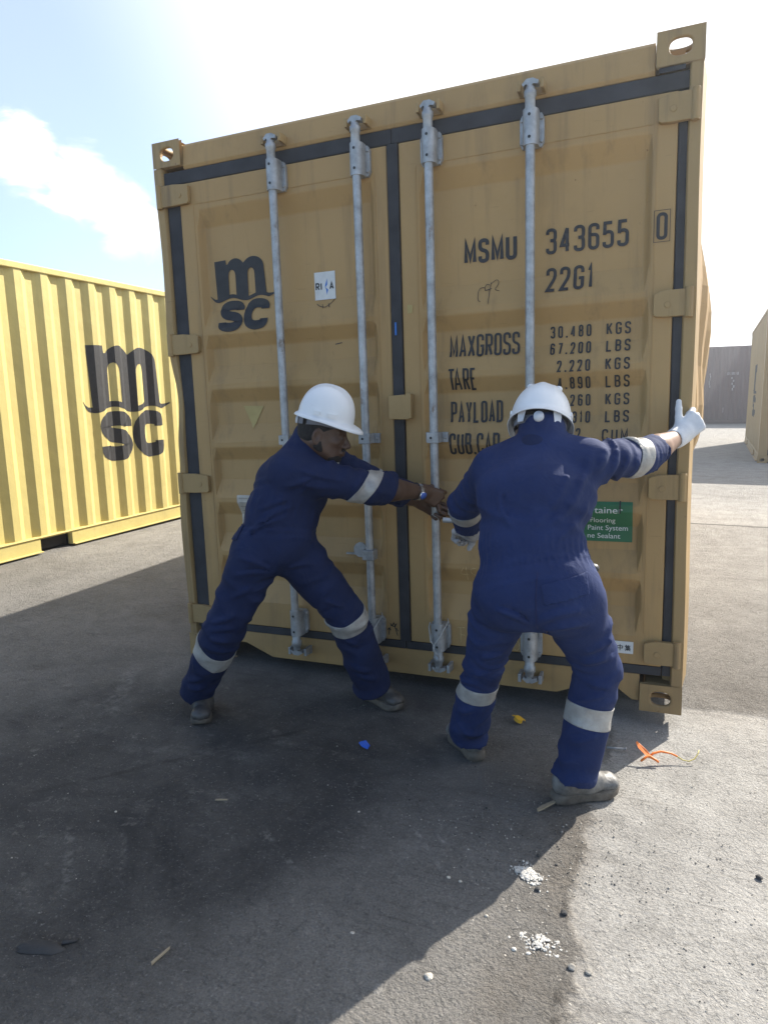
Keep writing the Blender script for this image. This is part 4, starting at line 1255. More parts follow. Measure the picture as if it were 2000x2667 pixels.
    scrawl('black_scrawl', [[(1.158, .215), (1.162, .250), (1.152, .240)], [(1.162, .250), (1.168, .238)], [(1.166, .272), (1.176, .262), (1.184, .276), (1.192, .262), (1.198, .274)], [(1.188, .262), (1.202, .215)], [(1.196, .252), (1.205, .236)], [(1.168, .262), (1.190, .258)]], 'ink', dl, .0045, False)
    scrawl('black_scrawl', [[(.838, 1.772), (.856, 1.757), (.885, 1.753)], [(.885, 1.753), (.915, 1.772), (.93, 1.79)], [(.868, 1.768), (.872, 1.748)], [(.898, 1.77), (.905, 1.750)]], 'ink', dl, .0028)
    scrawl('paint_scratch', [[(.92, 1.585), (.955, 1.59)]], 'ink', dl, .004)
    # stickers: a backing with its print, as one mesh with several materials
    def sticker(name, rect, mats, prints, par, lift=.0032, lab=None):
        (x0, z0, x1, z1) = rect
        V = [(x0, z0, 0), (x1, z0, 0), (x1, z1, 0), (x0, z1, 0)]; F = [(0, 1, 2, 3)]; fm = [0]
        for v, f, mi in prints:
            n = len(V); V += [(p[0], p[1], 4 + p[2]) for p in v]; F += [tuple(i + n for i in q) for q in f]; fm += [mi] * len(f)
        o = decal(name, V, F, mats, par, surf, zcuts, 1, fm, lift)
        if lab: o['label'] = lab
        return o
    v1, f1, _ = text_geo('RI', .831, 1.832, .034, .021, .0065, .0045)
    v2, f2, _ = text_geo('A', .902, 1.832, .034, .022, .0065, .004)
    bolt = ([(.880, 1.852, 1), (.891, 1.882, 1), (.891, 1.856, 1), (.8805, 1.842, 1), (.880, 1.846, 2), (.895, 1.832, 2), (.887, 1.809, 2), (.8855, 1.832, 2)], [(0, 3, 2, 1), (4, 5, 6, 7)])
    sticker('class_sticker', (.826, 1.789, .932, 1.913), ['white_sticker', 'ink', 'blue_print'], [(v1, f1, 1), (v2, f2, 1), (*bolt, 2)], dl, lab='white square sticker with RINA in print and a blue flash')
    def font_text(txt, x, y, size, right=None, width=None):
        cu = bpy.data.curves.new('t', 'FONT'); cu.body = txt; cu.size = size; cu.resolution_u = 4
        ob = bpy.data.objects.new('t', cu); COL.objects.link(ob)
        bpy.context.view_layer.update()
        me = ob.evaluated_get(bpy.context.evaluated_depsgraph_get()).to_mesh()
        v = [tuple(p.co) for p in me.vertices]; f = [tuple(p.vertices) for p in me.polygons]
        mx = max(p[0] for p in v)
        mn = min(p[0] for p in v); kx = 1 if width is None else width / (mx - mn)
        v = [(p[0] * kx, p[1]) for p in v]; mx *= kx
        dx = x if right is None else right - mx
        v = [(p[0] + dx, p[1] + y, 0) for p in v]
        bpy.data.objects.remove(ob); bpy.data.curves.remove(cu)
        return v, f
    prints = []
    for s, z, rt, sz, wd in (('tainer', .828, 2.196, .040, .110), ('Flooring', .786, 2.167, .030, .098), ('Paint System', .752, 2.216, .030, .158), ('ne Sealant', .718, 2.187, .030, .130)):
        v, f = font_text(s, 0, z, sz, right=rt, width=wd); prints.append((v, f, 1))
    prints.append(([(2.182, .828, 6), (2.188, .828, 6), (2.189, .880, 6), (2.183, .880, 6)], [(0, 1, 2, 3)], 2))
    sticker('green_sticker', (1.93, .704, 2.234, .876), ['green_sticker', 'white_print', 'ink'], prints, dr, lab='green sticker with white lettering')
    # maker's plate with two characters
    def han(strokes, x, y, s, w):
        v = []; f = []
        for k, st in enumerate(strokes):
            rv, rf = ribbon([Vector((x + p[0] * s, y + p[1] * s)) for p in st], w)
            n = len(v); v += [(q.x, q.y, k) for q in rv]; f += [tuple(i + n for i in q) for q in rf]
        return v, f
    zhong = [[(.1, .75), (.1, .38)], [(.1, .75), (.9, .75)], [(.9, .77), (.88, .38)], [(.1, .40), (.9, .40)], [(.5, 1.0), (.5, 0.0)]]
    ji = [[(.34, 1.0), (.08, .66)], [(.26, .86), (.26, .40)], [(.26, .82), (.9, .82)], [(.26, .69), (.84, .69)], [(.26, .56), (.84, .56)], [(.26, .43), (.92, .43)], [(.56, .84), (.56, .43)], [(.60, 1.0), (.66, .88)],
          [(.04, .28), (.96, .28)], [(.5, .42), (.5, 0)], [(.48, .27), (.1, .03)], [(.52, .27), (.92, .03)]]
    pr = [(*han(zhong, 2.184, .250, .026, .0032), 1), (*han(ji, 2.214, .250, .026, .0026), 1)]
    sticker('maker_sticker', (2.120, .238, 2.249, .290), ['white_sticker', 'ink'], pr, dr, lab='small white sticker with two black characters')
    # data plate on the left door with rows of faint small print
    pl = []
    for r in range(9):
        z = .855 - r * .022
        pl.append(([(.362, z, 0), (.362 + .05 + .04 * ((r * 7) % 3) / 2, z, 0), (.362 + .05 + .04 * ((r * 7) % 3) / 2, z + .003, 0), (.362, z + .003, 0)], [(0, 1, 2, 3)], 1))
    sticker('data_plate', (.350, .640, .560, .872), ['grey_plate', 'print_grey'], pl, dl, lab='scuffed pale data plate')
    # faded yellow triangle and paint dab
    decal('faded_triangle', [(.400, 1.318, 0), (.452, 1.205, 0), (.515, 1.314, 0)], [(0, 1, 2)], 'old_yellow', dl, surf, zcuts, 1)
    decal('paint_dab', [(1.292, 1.688, 0), (1.315, 1.690, 0), (1.316, 1.722, 0), (1.293, 1.726, 0)], [(0, 1, 2, 3)], 'old_yellow', dr, flat)
    bevel(MB().box((1.234, .002, 1.60), (1.242, .0075, 1.655)).build('blue_smear', 'blue_print', dr), .001)
    # dunnage under the container keeps its front corner off the ground
    return root
main_container()

# ------------------------------------------------------------------ people
def frame3(d, n):
    d = N3(d); n = np.array(n, float); n = N3(n - d * (n @ d)); s = np.cross(d, n)
    return d, n, s

def hand_geo(wrist, d, n, thumb_side, curls, thumb, fore=None, spread=.06, R=1.0, res=.0026, scale=1.0):
    """hand with a palm, four fingers and a thumb. d wrist->knuckles, n palm normal (fingers close towards it),
    thumb_side +1/-1 along d x n, curls: 4 x 3 bend angles, thumb: (direction weights d, s, n), bends"""
    w = np.array(wrist, float); d, n, s = frame3(d, n); s = s * thumb_side
    k = scale
    kn = [w + d * L * k + s * o * k - n * .004 * k for L, o in ((.092, .031), (.096, .010), (.091, -.011), (.083, -.031))]
    pts = [w]; prims = []
    r0 = .0125 * R * k
    wb = [w + s * o * k for o in (.020, .007, -.007, -.019)]
    for a, b in zip(wb, kn): prims.append((a, b, r0 * 1.12, r0 * .98, .016))
    prims.append((w - d * .02 * k, w + d * .015 * k, .024 * R * k, .023 * R * k, .02))
    L = [(.045, .027, .021), (.050, .031, .022), (.046, .029, .022), (.036, .022, .019)]
    tips = []
    for i, (p, c) in enumerate(zip(kn, curls)):
        q = p.copy(); a = 0; rr = [.0104, .0096, .0088, .0078][:]
        if i == 3: rr = [x * .86 for x in rr]
        sp = (1.5 - i) * spread
        for j in range(3):
            a += RAD(c[j])
            dd = N3((d + s * sp) * math.cos(a) + n * math.sin(a))
            e = q + dd * L[i][j] * k
            prims.append((q, e, rr[j] * R * k, rr[j + 1] * R * k, .0035 if j else .006))
            q = e
        tips.append((q, dd))
    # thumb leaves the side of the palm near its base
    b = w + d * .026 * k + s * .024 * k + n * .006 * k
    (td, ts, tn), (b1, b2, b3) = thumb
    t0 = N3(d * td + s * ts + n * tn); q = b; ax = np.cross(t0, n if abs(t0 @ n) < .9 else d)
    bend_to = N3(n * .8 + d * .3 - s * .6)
    dirs = []
    cur = t0
    for j, (l, bb) in enumerate(zip((.040, .032, .026), (b1, b2, b3))):
        cur = N3(cur * math.cos(RAD(bb)) + (bend_to - cur * (bend_to @ cur)) * math.sin(RAD(bb)))
        e = q + cur * l * k
        r = (.0150, .0118, .0108, .0092)
        prims.append((q, e, r[j] * R * k, r[j + 1] * R * k, .010 if j == 0 else .004)); q = e
    tips.append((q, cur))
    P = np.array([x for pr in prims for x in pr[:2]] + ([np.array(fore[0])] if fore else []))
    f = Field(P.min(0) - .035, P.max(0) + .035, res)
    for a, b2_, ra, rb, kk in prims: f.cap(a, b2_, ra, rb, kk)
    if fore:
        for (a, b2_, ra, rb) in fore[1]: f.cap(a, b2_, ra, rb, .018)
    return f, tips, (d, n, s)

def boot_geo(heel, toe, up_tilt=0.0, roll=0.0, hgt=.115, ankle=None, sink=0.0):
    """work shoe; heel and toe are ground points of the sole ends. Returns upper geo, sole geo"""
    h = np.array(heel, float); t = np.array(toe, float); L = np.linalg.norm(t - h)
    d = (t - h) / L; up = N3(np.array((0, 0, 1.)) - d * d[2]); s = np.cross(up, d)
    up = N3(up * math.cos(roll) + s * math.sin(roll)); s = np.cross(up, d)
    P = lambda a, b, c: h + d * a * L + s * b + up * c
    lo = np.minimum(h, t) - .10; hi = np.maximum(h, t) + np.array((.10, .10, .24))
    f = Field(lo, hi, .0042)
    f.cap(P(.14, 0, .056), P(.45, 0, .056), .036, .040, .018, side=s, ratio=.95)
    f.cap(P(.45, .002, .052), P(.80, .004, .042), .040, .028, .016, side=s, ratio=1.22)
    f.cap(P(.80, .004, .042), P(.88, .003, .040), .028, .024, .012, side=s, ratio=1.40)
    f.ell(P(.87, .003, .041), (.034, .040, .026), (d, s, up), .010)
    an = P(.20, 0, .14) if ankle is None else np.array(ankle, float)
    f.cap(P(.18, 0, .075), an, .042, .044, .025)
    f.cap(P(.35, 0, .085), lerp(P(.25, 0, .10), an, .4), .030, .034, .03)
    f.cap(P(.5, 0, .082), P(.68, 0, .073), .017, .015, .018, side=s, ratio=1.6)
    f.cap(P(-.1, 0, -.017), P(1.2, 0, -.017), .040, op='cut', side=s, ratio=4)
    f.noise(.0016, 60, 3)
    for q, w_ in ((.46, .024), (.54, .024), (.62, .022), (.69, .019)):
        f.cap(P(q, -w_, .088 - (q - .46) * .085), P(q + .015, w_, .088 - (q - .46) * .085), .0042, .0042, .003)
    up_g = f.mesh(1)
    # sole outline, a welt round the upper, thicker at the heel
    prof = [(-.03, 0), (-.02, .024), (.05, .034), (.2, .036), (.38, .033), (.52, .037), (.68, .045), (.82, .045), (.93, .034), (1.0, .016), (1.01, 0)]
    ring = [(a, b) for a, b in prof] + [(a, -b * .94) for a, b in prof[-2:0:-1]]
    V = []; n = len(ring)
    for c, g in ((-.002, .96), (.003, 1.02), (.020, 1.03), (.026, .99), (.030, .90)):
        for a, b in ring:
            hh = c + (.004 if a < .34 and c > .01 else 0) + (.010 * max(0, (a - .8) / .2) ** 2)
            wob = .0016 * math.sin(a * 60) if c in (.003, .020) else 0
            V.append(P(.49 + (a - .49) * g, b * g + (wob if b > 0 else -wob), hh))
    F = [tuple(range(n))[::-1], tuple(range(4 * n, 5 * n))]
    for r in range(4):
        for k in range(n): F.append((r * n + k, r * n + (k + 1) % n, (r + 1) * n + (k + 1) % n, (r + 1) * n + k))
    V = np.array(V)
    # make sure the winding faces outwards
    c0 = V.mean(0); fn = np.cross(V[1] - V[0], V[n] - V[0]); 
    if fn @ (V[0] - c0) < 0: F = [q[::-1] for q in F]
    return up_g, (V, F)

def helmet(parent, origin, centre, fwd, up, knobs=False, size=1.0, harness=True, strap='harness_white'):
    """safety helmet: shell with brim and peak, ridges, inner harness"""
    c = np.array(centre, float); f = N3(fwd); u = N3(np.array(up, float) - f * (np.array(up, float) @ f)); s = np.cross(f, u)
    a_, b_, h_ = .130 * size, .111 * size, .148 * size
    V = []; F = []; nu, nv = 72, 26
    def pt(th, v):
        ca, sa = math.cos(th), math.sin(th)        # th=0 front
        if v <= 1:                                  # dome, v 0 top .. 1 rim
            ph = v * math.pi / 2
            r = math.sin(ph) ** .86; z = math.cos(ph) ** .92 if v < 1 else 0
            y = sa * b_ * r
            z = h_ * z
            # three ridges running front to back
            hump = .0045 * math.exp(-(y / .016) ** 2) * (1 - v ** 3) + .0028 * (math.exp(-((y - .042) / .008) ** 2) + math.exp(-((y + .042) / .008) ** 2)) * (1 - v ** 3)
            if v > .80: z -= 0
            return ca * a_ * r, y, z + hump
        w = (v - 1)                                 # brim
        pk = max(0, ca) ** 1.5
        out = .008 + .004 * (1 - abs(ca)) + .040 * pk + .006 * max(0, -ca) ** 3
        drop = .010 + .012 * pk + .002 * max(0, -ca)
        k = math.sin(min(w, 1) * math.pi / 2)
        return ca * (a_ + out * k) , sa * (b_ + (out * .8) * k), -drop * w * (1 + .3 * w)
    for j in range(nv + 1):
        v = j / (nv - 6) if j <= nv - 6 else 1 + (j - (nv - 6)) / 6
        for i in range(nu):
            x, y, z = pt(2 * math.pi * i / nu, max(v, .001))
            V.append(c + f * x + s * y + u * z)
    for j in range(nv):
        for i in range(nu):
            k = (i + 1) % nu
            F.append((j * nu + i, j * nu + k, (j + 1) * nu + k, (j + 1) * nu + i))
    F.append(tuple(range(nu)))
    V = np.array(V)
    fn = np.cross(V[F[200][1]] - V[F[200][0]], V[F[200][2]] - V[F[200][0]])
    if fn @ (V[F[200][0]] - c) < 0: F = [q[::-1] for q in F]
    o = nobj('safety_helmet', (V, F), 'helmet', parent, origin)
    sm = o.modifiers.new('thickness', 'SOLIDIFY'); sm.thickness = .0035; sm.offset = -1
    W = lambda x, y, z: tuple(c + f * x + s * y + u * z - np.array(origin))
    if knobs:
        for y in (-.040, .050):
            mb = MB()
            p0 = np.array(pt(math.atan2(y * a_ / b_, -.02), .42)); 
            ph = .97
            for r_, z_ in ((0, 0),): pass
            f2 = Field(c - .2, c + .2, .2)
            pz = h_ * (1 - (y / b_) ** 2) ** .5 * .98
            mb.tube([W(-.035, y, pz - .012), W(-.037, y * 1.03, pz + .001), W(-.038, y * 1.04, pz + .006)], [.013, .0125, .008], 16)
            mb.build('vent_knob', 'helmet', o, True)
    # side slots and small raised blocks above the rim
    for sg in (-1, 1):
        for x0, x1, zz in ((-.035, -.010, .012), (.020, .055, .014)):
            mb = MB()
            pts = []
            for q in range(6):
                x = x0 + (x1 - x0) * q / 5; y = sg * (b_ * math.sqrt(max(0, 1 - (x / a_) ** 2)) + .0005); pts.append((x, y))
            for q in range(5):
                x, y = pts[q]; xx, yy = pts[q + 1]
                q1 = [W(x, y - sg * .008, zz), W(xx, yy - sg * .008, zz), W(xx, yy + sg * .0035, zz), W(x, y + sg * .0035, zz)]
                mb.prism(q1 if sg > 0 else q1[::-1], tuple(u * .014))
            mb.build('helmet_lug', 'helmet', o)
    if harness:
        mb = MB(); pts = []
        for i in range(41):
            th = 2 * math.pi * i / 40
            dz = -.030 if math.cos(th) < -.3 else -.014
            pts.append((math.cos(th) * (a_ * .84), math.sin(th) * (b_ * .88), -.012 + (-.022 * max(0, -math.cos(th)) ** 1.2)))
        for i in range(40):
            (x, y, z), (X, Y, Z) = pts[i], pts[i + 1]
            mb.add([W(x, y, z - .014), W(X, Y, Z - .014), W(X, Y, Z + .014), W(x, y, z + .014), W(x * .97, y * .97, z - .014), W(X * .97, Y * .97, Z - .014), W(X * .97, Y * .97, Z + .014), W(x * .97, y * .97, z + .014)],
                   [(0, 3, 2, 1), (4, 5, 6, 7), (0, 1, 5, 4), (3, 7, 6, 2)])
        mb.build('head_band', 'harness', o, True)
        mb = MB()
        mb.tube([W(-a_ * .84, 0, -.034), W(-a_ * .84 - .020, 0, -.035)], .0165, 20)
        mb.build('adjusting_knob', 'harness_white', o, True)
        for sg in (-1, 1):
            mb = MB()
            q = [W(-.102 * size, sg * .055 * size, -.044), W(-.083 * size, sg * .076 * size, -.040), W(-.086 * size, sg * .078 * size, .004), W(-.110 * size, sg * .046 * size, .004)]
            mb.prism(q if sg > 0 else q[::-1], tuple(f * -.004))
            mb.build('harness_strap', strap, o)
    return o

def shrink(geo, c, k):
    V, Q = geo; c = np.array(c, float); return c + (np.asarray(V) - c) * k, Q

def head_geo(c, fwd, up, neck_base, res=.0034, male_fade=True):
    """skull, face, ears and neck. c: centre of the skull between the ears"""
    c = np.array(c, float); f = N3(fwd); u = N3(np.array(up, float) - f * (np.array(up, float) @ f)); s = np.cross(u, f)   # s = the person's left
    P = lambda x, y, z: c + f * x + s * y + u * z
    A = (f, s, u)
    F_ = Field(np.minimum(c - .17, np.array(neck_base) - .09), np.maximum(c + .17, np.array(neck_base) + .09), res)
    F_.ell(P(-.008, 0, .030), (.098, .076, .088), A, .02)
    F_.ell(P(.030, 0, -.030), (.066, .064, .080), A, .03)
    F_.ell(P(.052, 0, -.070), (.040, .044, .034), A, .025)              # jaw
    F_.ell(P(.078, 0, -.090), (.020, .026, .018), A, .018)              # chin
    for sg in (-1, 1):
        F_.cap(P(.005, sg * .058, -.045), P(.060, sg * .034, -.084), .022, .018, .022)    # jaw line
        F_.ell(P(.066, sg * .040, -.020), (.022, .022, .016), A, .018)                    # cheekbone
        F_.cap(P(.082, sg * .014, .018), P(.074, sg * .044, .018), .0085, .007, .012)     # brow
        F_.ell(P(.090, sg * .031, .000), (.012, .016, .011), A, .004, 'cut') if False else None
        F_.ell(P(.091, sg * .032, .002), (.016, .015, .010), A, .008, 'cut')              # eye socket
        F_.ell(P(.0775, sg * .032, .001), (.0135, .0135, .0125), A, .002)                 # lids
        # ear: rim, lobe and bowl
        ec = P(-.004, sg * .077, -.012)
        E = (N3(f * .92 - s * sg * .38), N3(s * sg * .92 + f * .38), u)
        F_.ell(ec, (.021, .008, .032), E, .006)
        F_.ell(ec + s * sg * .008 + f * .003 + u * .003, (.012, .007, .019), E, .003, 'cut')
        F_.ell(ec - u * .026 + f * .004, (.010, .007, .010), E, .005)
        F_.cap(P(.108, sg * .012, -.036), P(.096, sg * .016, -.036), .0085, .007, .008)   # nostril wing
    F_.cap(P(.086, 0, .012), P(.112, 0, -.026), .0085, .012, .012)      # nose bridge
    F_.ell(P(.115, 0, -.031), (.012, .012, .010), A, .008)
    F_.cap(P(.097, -.018, -.061), P(.097, .018, -.061), .008, .008, .010, )
    F_.ell(P(.101, 0, -.059), (.010, .022, .0065), A, .006)              # upper lip
    F_.ell(P(.100, 0, -.071), (.010, .019, .0070), A, .006)              # lower lip
    F_.cap(P(.114, -.017, -.0655), P(.114, .017, -.0655), .0042, op='cut')
    F_.cap(P(-.035, 0, -.045), np.array(neck_base), .058, .062, .035)
    F_.cap(P(.010, 0, -.085), lerp(P(.0, 0, -.10), neck_base, .9), .040, .050, .03)
    return F_, P, A

def skull_cap(P, A, res=.0034, beard=True, hairline=.045, nape=-.055):
    """short hair as a thin layer over the skull, and a close beard"""
    c = P(0, 0, 0); f = Field(c - .16, c + .16, res)
    f.ell(P(-.010, 0, .031), (.1005, .0785, .0905), A, 0)
    f.ell(P(-.020, 0, -.022), (.080, .0705, .055), A, .02)
    # forehead and face stay free
    f.ell(P(.105, 0, -.035), (.070, .120, .095), A, 0, 'cut')
    f.ell(P(.03, 0, -.130), (.2, .2, .062), A, 0, 'cut')
    for sg in (-1, 1): f.ell(P(-.002, sg * .085, -.016), (.024, .022, .034), A, 0, 'cut')
    g = [f.mesh(1)]
    if beard:
        b = Field(c - .16, c + .16, res)
        b.ell(P(.0535, 0, -.071), (.0425, .0465, .0365), A, .02)
        b.ell(P(.079, 0, -.091), (.0215, .0275, .0195), A, .018)
        for sg in (-1, 1):
            b.cap(P(.005, sg * .0585, -.045), P(.060, sg * .034, -.0845), .0232, .0195, .022)
            b.cap(P(.008, sg * .062, -.020), P(.005, sg * .060, -.05), .014, .018, .01)
        b.cap(P(.102, -.020, -.0505), P(.102, .020, -.0505), .0065, .0065, .004)
        b.ell(P(.115, 0, -.020), (.050, .05, .027), A, 0, 'cut')
        b.ell(P(.114, 0, -.066), (.026, .022, .0115), A, 0, 'cut')
        for sg in (-1, 1): b.ell(P(.082, sg * .052, -.018), (.046, .032, .030), A, 0, 'cut')
        g.append(b.mesh(1))
    return g

def person_root(name, label, at):
    return empty(name, label, 'person', loc=at)

def A3(*v): return np.array(v, float)

def leg(f, hip, knee, ank, r0, r1, r2, seed, side, hem_dir=None, hem_drop=0.0):
    hip, knee, ank = A3(*hip), A3(*knee), A3(*ank)
    p = seed
    f.cap(hip, knee, r0, r1, .025, side, 1.06, folds=((.006, 5.5, .15, .28, 1.6, p), (.0065, 6.5, .92, .22, 1.3, p + 2), (.004, 3.0, .5, .4, 2.2, p + 4)))
    d = N3(ank - knee); end = ank + d * hem_drop
    f.cap(knee, end + d * .02, r1, r2, .012, side, 1.05, folds=((.0065, 6, .05, .2, 1.4, p + 1), (.008, 4.5, .90, .26, 1.1, p + 3), (.004, 3.5, .45, .3, 2.0, p + 5)), clip0=(end, hem_dir if hem_dir is not None else d))
    return end

# ================================================================== man on the right, seen from behind
def right_man():
    O = A3(1.95, -.66, 0)
    root = person_root('person', 'man in blue coverall seen from behind, white gloved right hand on the container edge', tuple(O))
    neck = A3(1.943, -0.553, 1.187)
    shL, shR = A3(1.788, -0.585, 1.120), A3(2.094, -0.575, 1.145)
    elL, cuL, wrL = A3(1.640, -.425, .965), A3(1.628, -.325, .868), A3(1.630, -.265, .828)
    elR, wrR = A3(2.245, -.350, 1.145), A3(2.372, -.075, 1.200)
    pel = A3(1.962, -0.750, 0.788)
    hipL, hipR = A3(1.856, -0.732, 0.726), A3(2.063, -0.741, 0.743)
    knL, anL = A3(1.756, -0.602, 0.409), A3(1.678, -0.510, 0.105)
    knR, anR = A3(2.151, -0.643, 0.473), A3(2.094, -0.664, 0.125)
    lat = N3(shR - shL)
    W = A3(1.937, -0.710, 0.886); CH = A3(1.932, -0.635, 1.043)
    # ---- coverall
    f = Field((1.50, -1.16, .03), (2.46, -.16, 1.36), .0068)
    f.cap(pel + A3(0, 0, -.02), W, .142, .124, .02, lat, 1.30, folds=((.0040, 0, .62, .34, .9, 1.0, 44), (.004, 4, .2, .4, 1.5, 2)))
    f.cap(W, CH, .124, .142, .02, lat, 1.32, folds=((.0040, 0, .0, .13, .9, 1.0, 44), (.0055, 2.6, .5, .4, 3.2, .5), (.005, 2.2, .4, .4, -3.4, 2.6)))
    f.cap(CH, lerp(CH, neck, .80), .134, .086, .03, lat, 1.36, folds=((.003, 3, .5, .5, 2.5, 3.3),))
    f.cap(shL, shR, .066, .066, .05)
    f.cap(lerp(shL, neck, .35) + A3(0, .0, .01), neck + A3(0, .01, .0), .056, .056, .04); f.cap(lerp(shR, neck, .35) + A3(0, 0, .01), neck + A3(0, .01, 0), .056, .056, .04)
    # seat
    f.ell(lerp(hipL, pel, .35) + A3(-.01, -.035, -.01), (.098, .100, .122), k=.03)
    f.ell(lerp(hipR, pel, .35) + A3(.01, -.035, -.01), (.098, .100, .122), k=.03)
    eL = leg(f, hipL, knL, anL, .100, .066, .070, 1.0, lat, hem_drop=.02)
    eR = leg(f, hipR, knR, anR, .102, .073, .068, 2.2, lat, hem_drop=.045)
    # arms
    f.cap(shL, elL, .070, .060, .03, None, 1, folds=((.006, 5, .8, .3, 1.3, 1), (.004, 4, .2, .3, 1.5, 4)))
    dL = N3(cuL - elL)
    f.cap(elL, cuL + dL * .03, .060, .058, .012, None, 1, folds=((.006, 5, .1, .3, 1.4, 2), (.004, 4, .7, .3, 1.4, 5)), clip0=(cuL + dL * .01, dL))
    f.cap(shR, elR, .074, .062, .03, None, 1, folds=((.011, 4.0, .25, .32, 2.2, .6), (.008, 4, .8, .25, 1.8, 2)))
    cuR = lerp(elR, wrR, .36); dR = N3(wrR - elR)
    f.cap(elR, cuR + dR * .03, .063, .058, .012, None, 1, folds=((.007, 4, .15, .4, 1.4, 1), (.005, 4, .8, .3, 1.4, 3)), clip0=(cuR, dR))
    f.noise(.0024, 24, 5)
    D = A3(.15, -1, .20)
    for a_, b_, r_, bw in (((1.974, -0.688, 0.948), (2.078, -0.625, 1.090), .0075, .02), ((1.936, -0.688, 0.943), (2.037, -0.618, 1.112), .0065, .015), ((2.014, -0.700, 0.914), (2.098, -0.638, 1.017), .006, .01), ((1.879, -0.688, 0.937), (1.827, -0.638, 1.037), .006, -.01),
                           ((1.952, -0.713, 0.645), (2.100, -0.729, 0.712), .0075, -.015), ((1.959, -0.699, 0.620), (2.116, -0.690, 0.659), .007, -.01), ((1.941, -0.713, 0.645), (1.836, -0.717, 0.687), .006, .01),
                           ((2.099, -0.664, 0.553), (2.184, -0.649, 0.597), .007, .0), ((2.092, -0.657, 0.509), (2.190, -0.646, 0.534), .007, -.005), ((2.115, -0.657, 0.444), (2.193, -0.661, 0.430), .0065, .0), ((2.086, -0.660, 0.378), (2.173, -0.653, 0.409), .006, 0),
                           ((2.069, -0.672, 0.230), (2.149, -0.666, 0.268), .008, 0), ((1.770, -0.637, 0.474), (1.842, -0.652, 0.506), .006, 0), ((1.734, -0.597, 0.391), (1.803, -0.609, 0.417), .006, 0), ((1.659, -0.549, 0.219), (1.720, -0.547, 0.244), .0065, 0)):
        f.crease(a_, b_, D, r_, bw)
    for a_, b_, r_, bw in (((2.112, -0.562, 1.116), (2.139, -0.532, 1.184), .010, .006), ((2.153, -0.538, 1.103), (2.170, -.50, 1.18), .009, .006), ((2.190, -.50, 1.11), (2.205, -.44, 1.175), .0075, .004), ((2.065, -0.575, 1.074), (2.098, -0.550, 1.168), .009, .008), ((2.225, -.42, 1.10), (2.235, -.38, 1.17), .007, 0)):
        f.crease(a_, b_, (.1, -1, .12), r_, bw)
    # collar, open at the neck
    f.cap(neck + A3(0, -.012, -.01), neck + A3(-.004, .002, .058), .076, .074, .012, lat, 1.05)
    f.cap(neck + A3(0, .030, .03), neck + A3(-.004, .06, .17), .052, .070, op='cut')
    f.cap(cuR - dR * .02, cuR + dR * .04, .046, .047, op='cut'); f.cap(cuL - dL * .03, cuL + dL * .05, .045, .046, op='cut')
    for e, k in ((eL, knL), (eR, knR)):
        d = N3(e - k); f.cap(e - d * .012, e + d * .05, .042, .050, op='cut')
    g = f.mesh(2)
    cov = nobj('coverall', g, 'navy_veiled', root, O)
    band('reflective_band', g, knL, anL, .22, .40, .15, cov, O, tilt=(.12, -.15, 0))
    band('reflective_band', g, knR, anR, .34, .54, .16, cov, O, tilt=(.03, -.12, 0))
    band('reflective_band', g, elL, cuL, .10, .44, .12, cov, O)
    band('reflective_band', g, shR, elR, .72, .95, .12, cov, O, tilt=(.0, 0, -.25))
    # hip pocket flap, pocket edge, back yoke seam and centre seam
    u = N3(pel - W); pc = A3(2.063, -0.825, 0.797)
    upv = A3(-.26, 0, 1); sdv = A3(1, 0, .20)
    patch('pocket_flap', g, [(pc + upv * .028, upv), (pc - upv * .030, -upv), (pc + sdv * .058, sdv), (pc - sdv * .062, -sdv)], pc, .16, (0, -1, 0), cov, O, 'navy_veiled', off=.006, thick=.006)
    patch('seat_seam', g, [((1.981, 0, 0), (-1, 0, 0)), ((1.9845, 0, 0), (1, 0, 0)), ((0, 0, .86), (0, 0, 1)), ((0, 0, .66), (0, 0, -1))], (1.943, -0.763, 0.682), .2, (0, -1, 0), cov, O, 'stitch', .0012, .002)
    pk = Field((1.95, -.90, .70), (2.30, -.55, .98), .004); pk.cap((2.077, -0.708, 0.842), (2.133, -0.708, 0.829), .017, .014, .01, (0, 1, 0), 1.4)
    nobj('belt_pouch', pk.mesh(1), 'black', root, O)
    # ---- head, harness, helmet
    fw = N3(A3(-.10, .88, -.52)); up0 = A3(0, .38, .92)
    hc = A3(1.926, -.500, 1.268); uu = N3(up0 - fw * (up0 @ fw)); c = hc - uu * .047
    hf, P, AX = head_geo(c, fw, uu, neck + A3(0, .02, -.03))
    hand, tips, _ = hand_geo(wrR, (.65, .41, .64), (0, 1, 0), 1, ((48, 62, 40), (58, 64, 42), (66, 64, 42), (72, 60, 40)), ((.62, .72, -.12), (0, 4, 4)), R=.93, spread=.13)
    handL, tipsL, _ = hand_geo(wrL, (-.70, .68, -.12), (.05, .05, -1), -1, ((48, 88, 52), (52, 90, 52), (56, 90, 52), (58, 90, 52)), ((.72, .45, .55), (8, 28, 30)), R=.98)
    fa = Field((2.2, -.42, 1.05), (2.44, -.02, 1.30), .0045); fa.cap(elR, lerp(elR, wrR, .4), .046, .047, .02).cap(lerp(elR, wrR, .4), wrR, .047, .029, .02)
    fb = Field((1.55, -.5, .74), (1.75, -.18, 1.0), .0045); fb.cap(elL, lerp(elL, wrL, .5), .044, .042, .02).cap(lerp(elL, wrL, .5), wrL, .042, .028, .02)
    cb = Field((1.5, -1.1, .02), (2.4, -.3, 1.28), .014)
    cb.cap(pel, W, .11, .10, .05, lat, 1.25).cap(W, CH, .10, .11, .05, lat, 1.25).cap(CH, neck, .11, .05, .05, lat, 1.2).cap(shL, shR, .045, .045, .05)
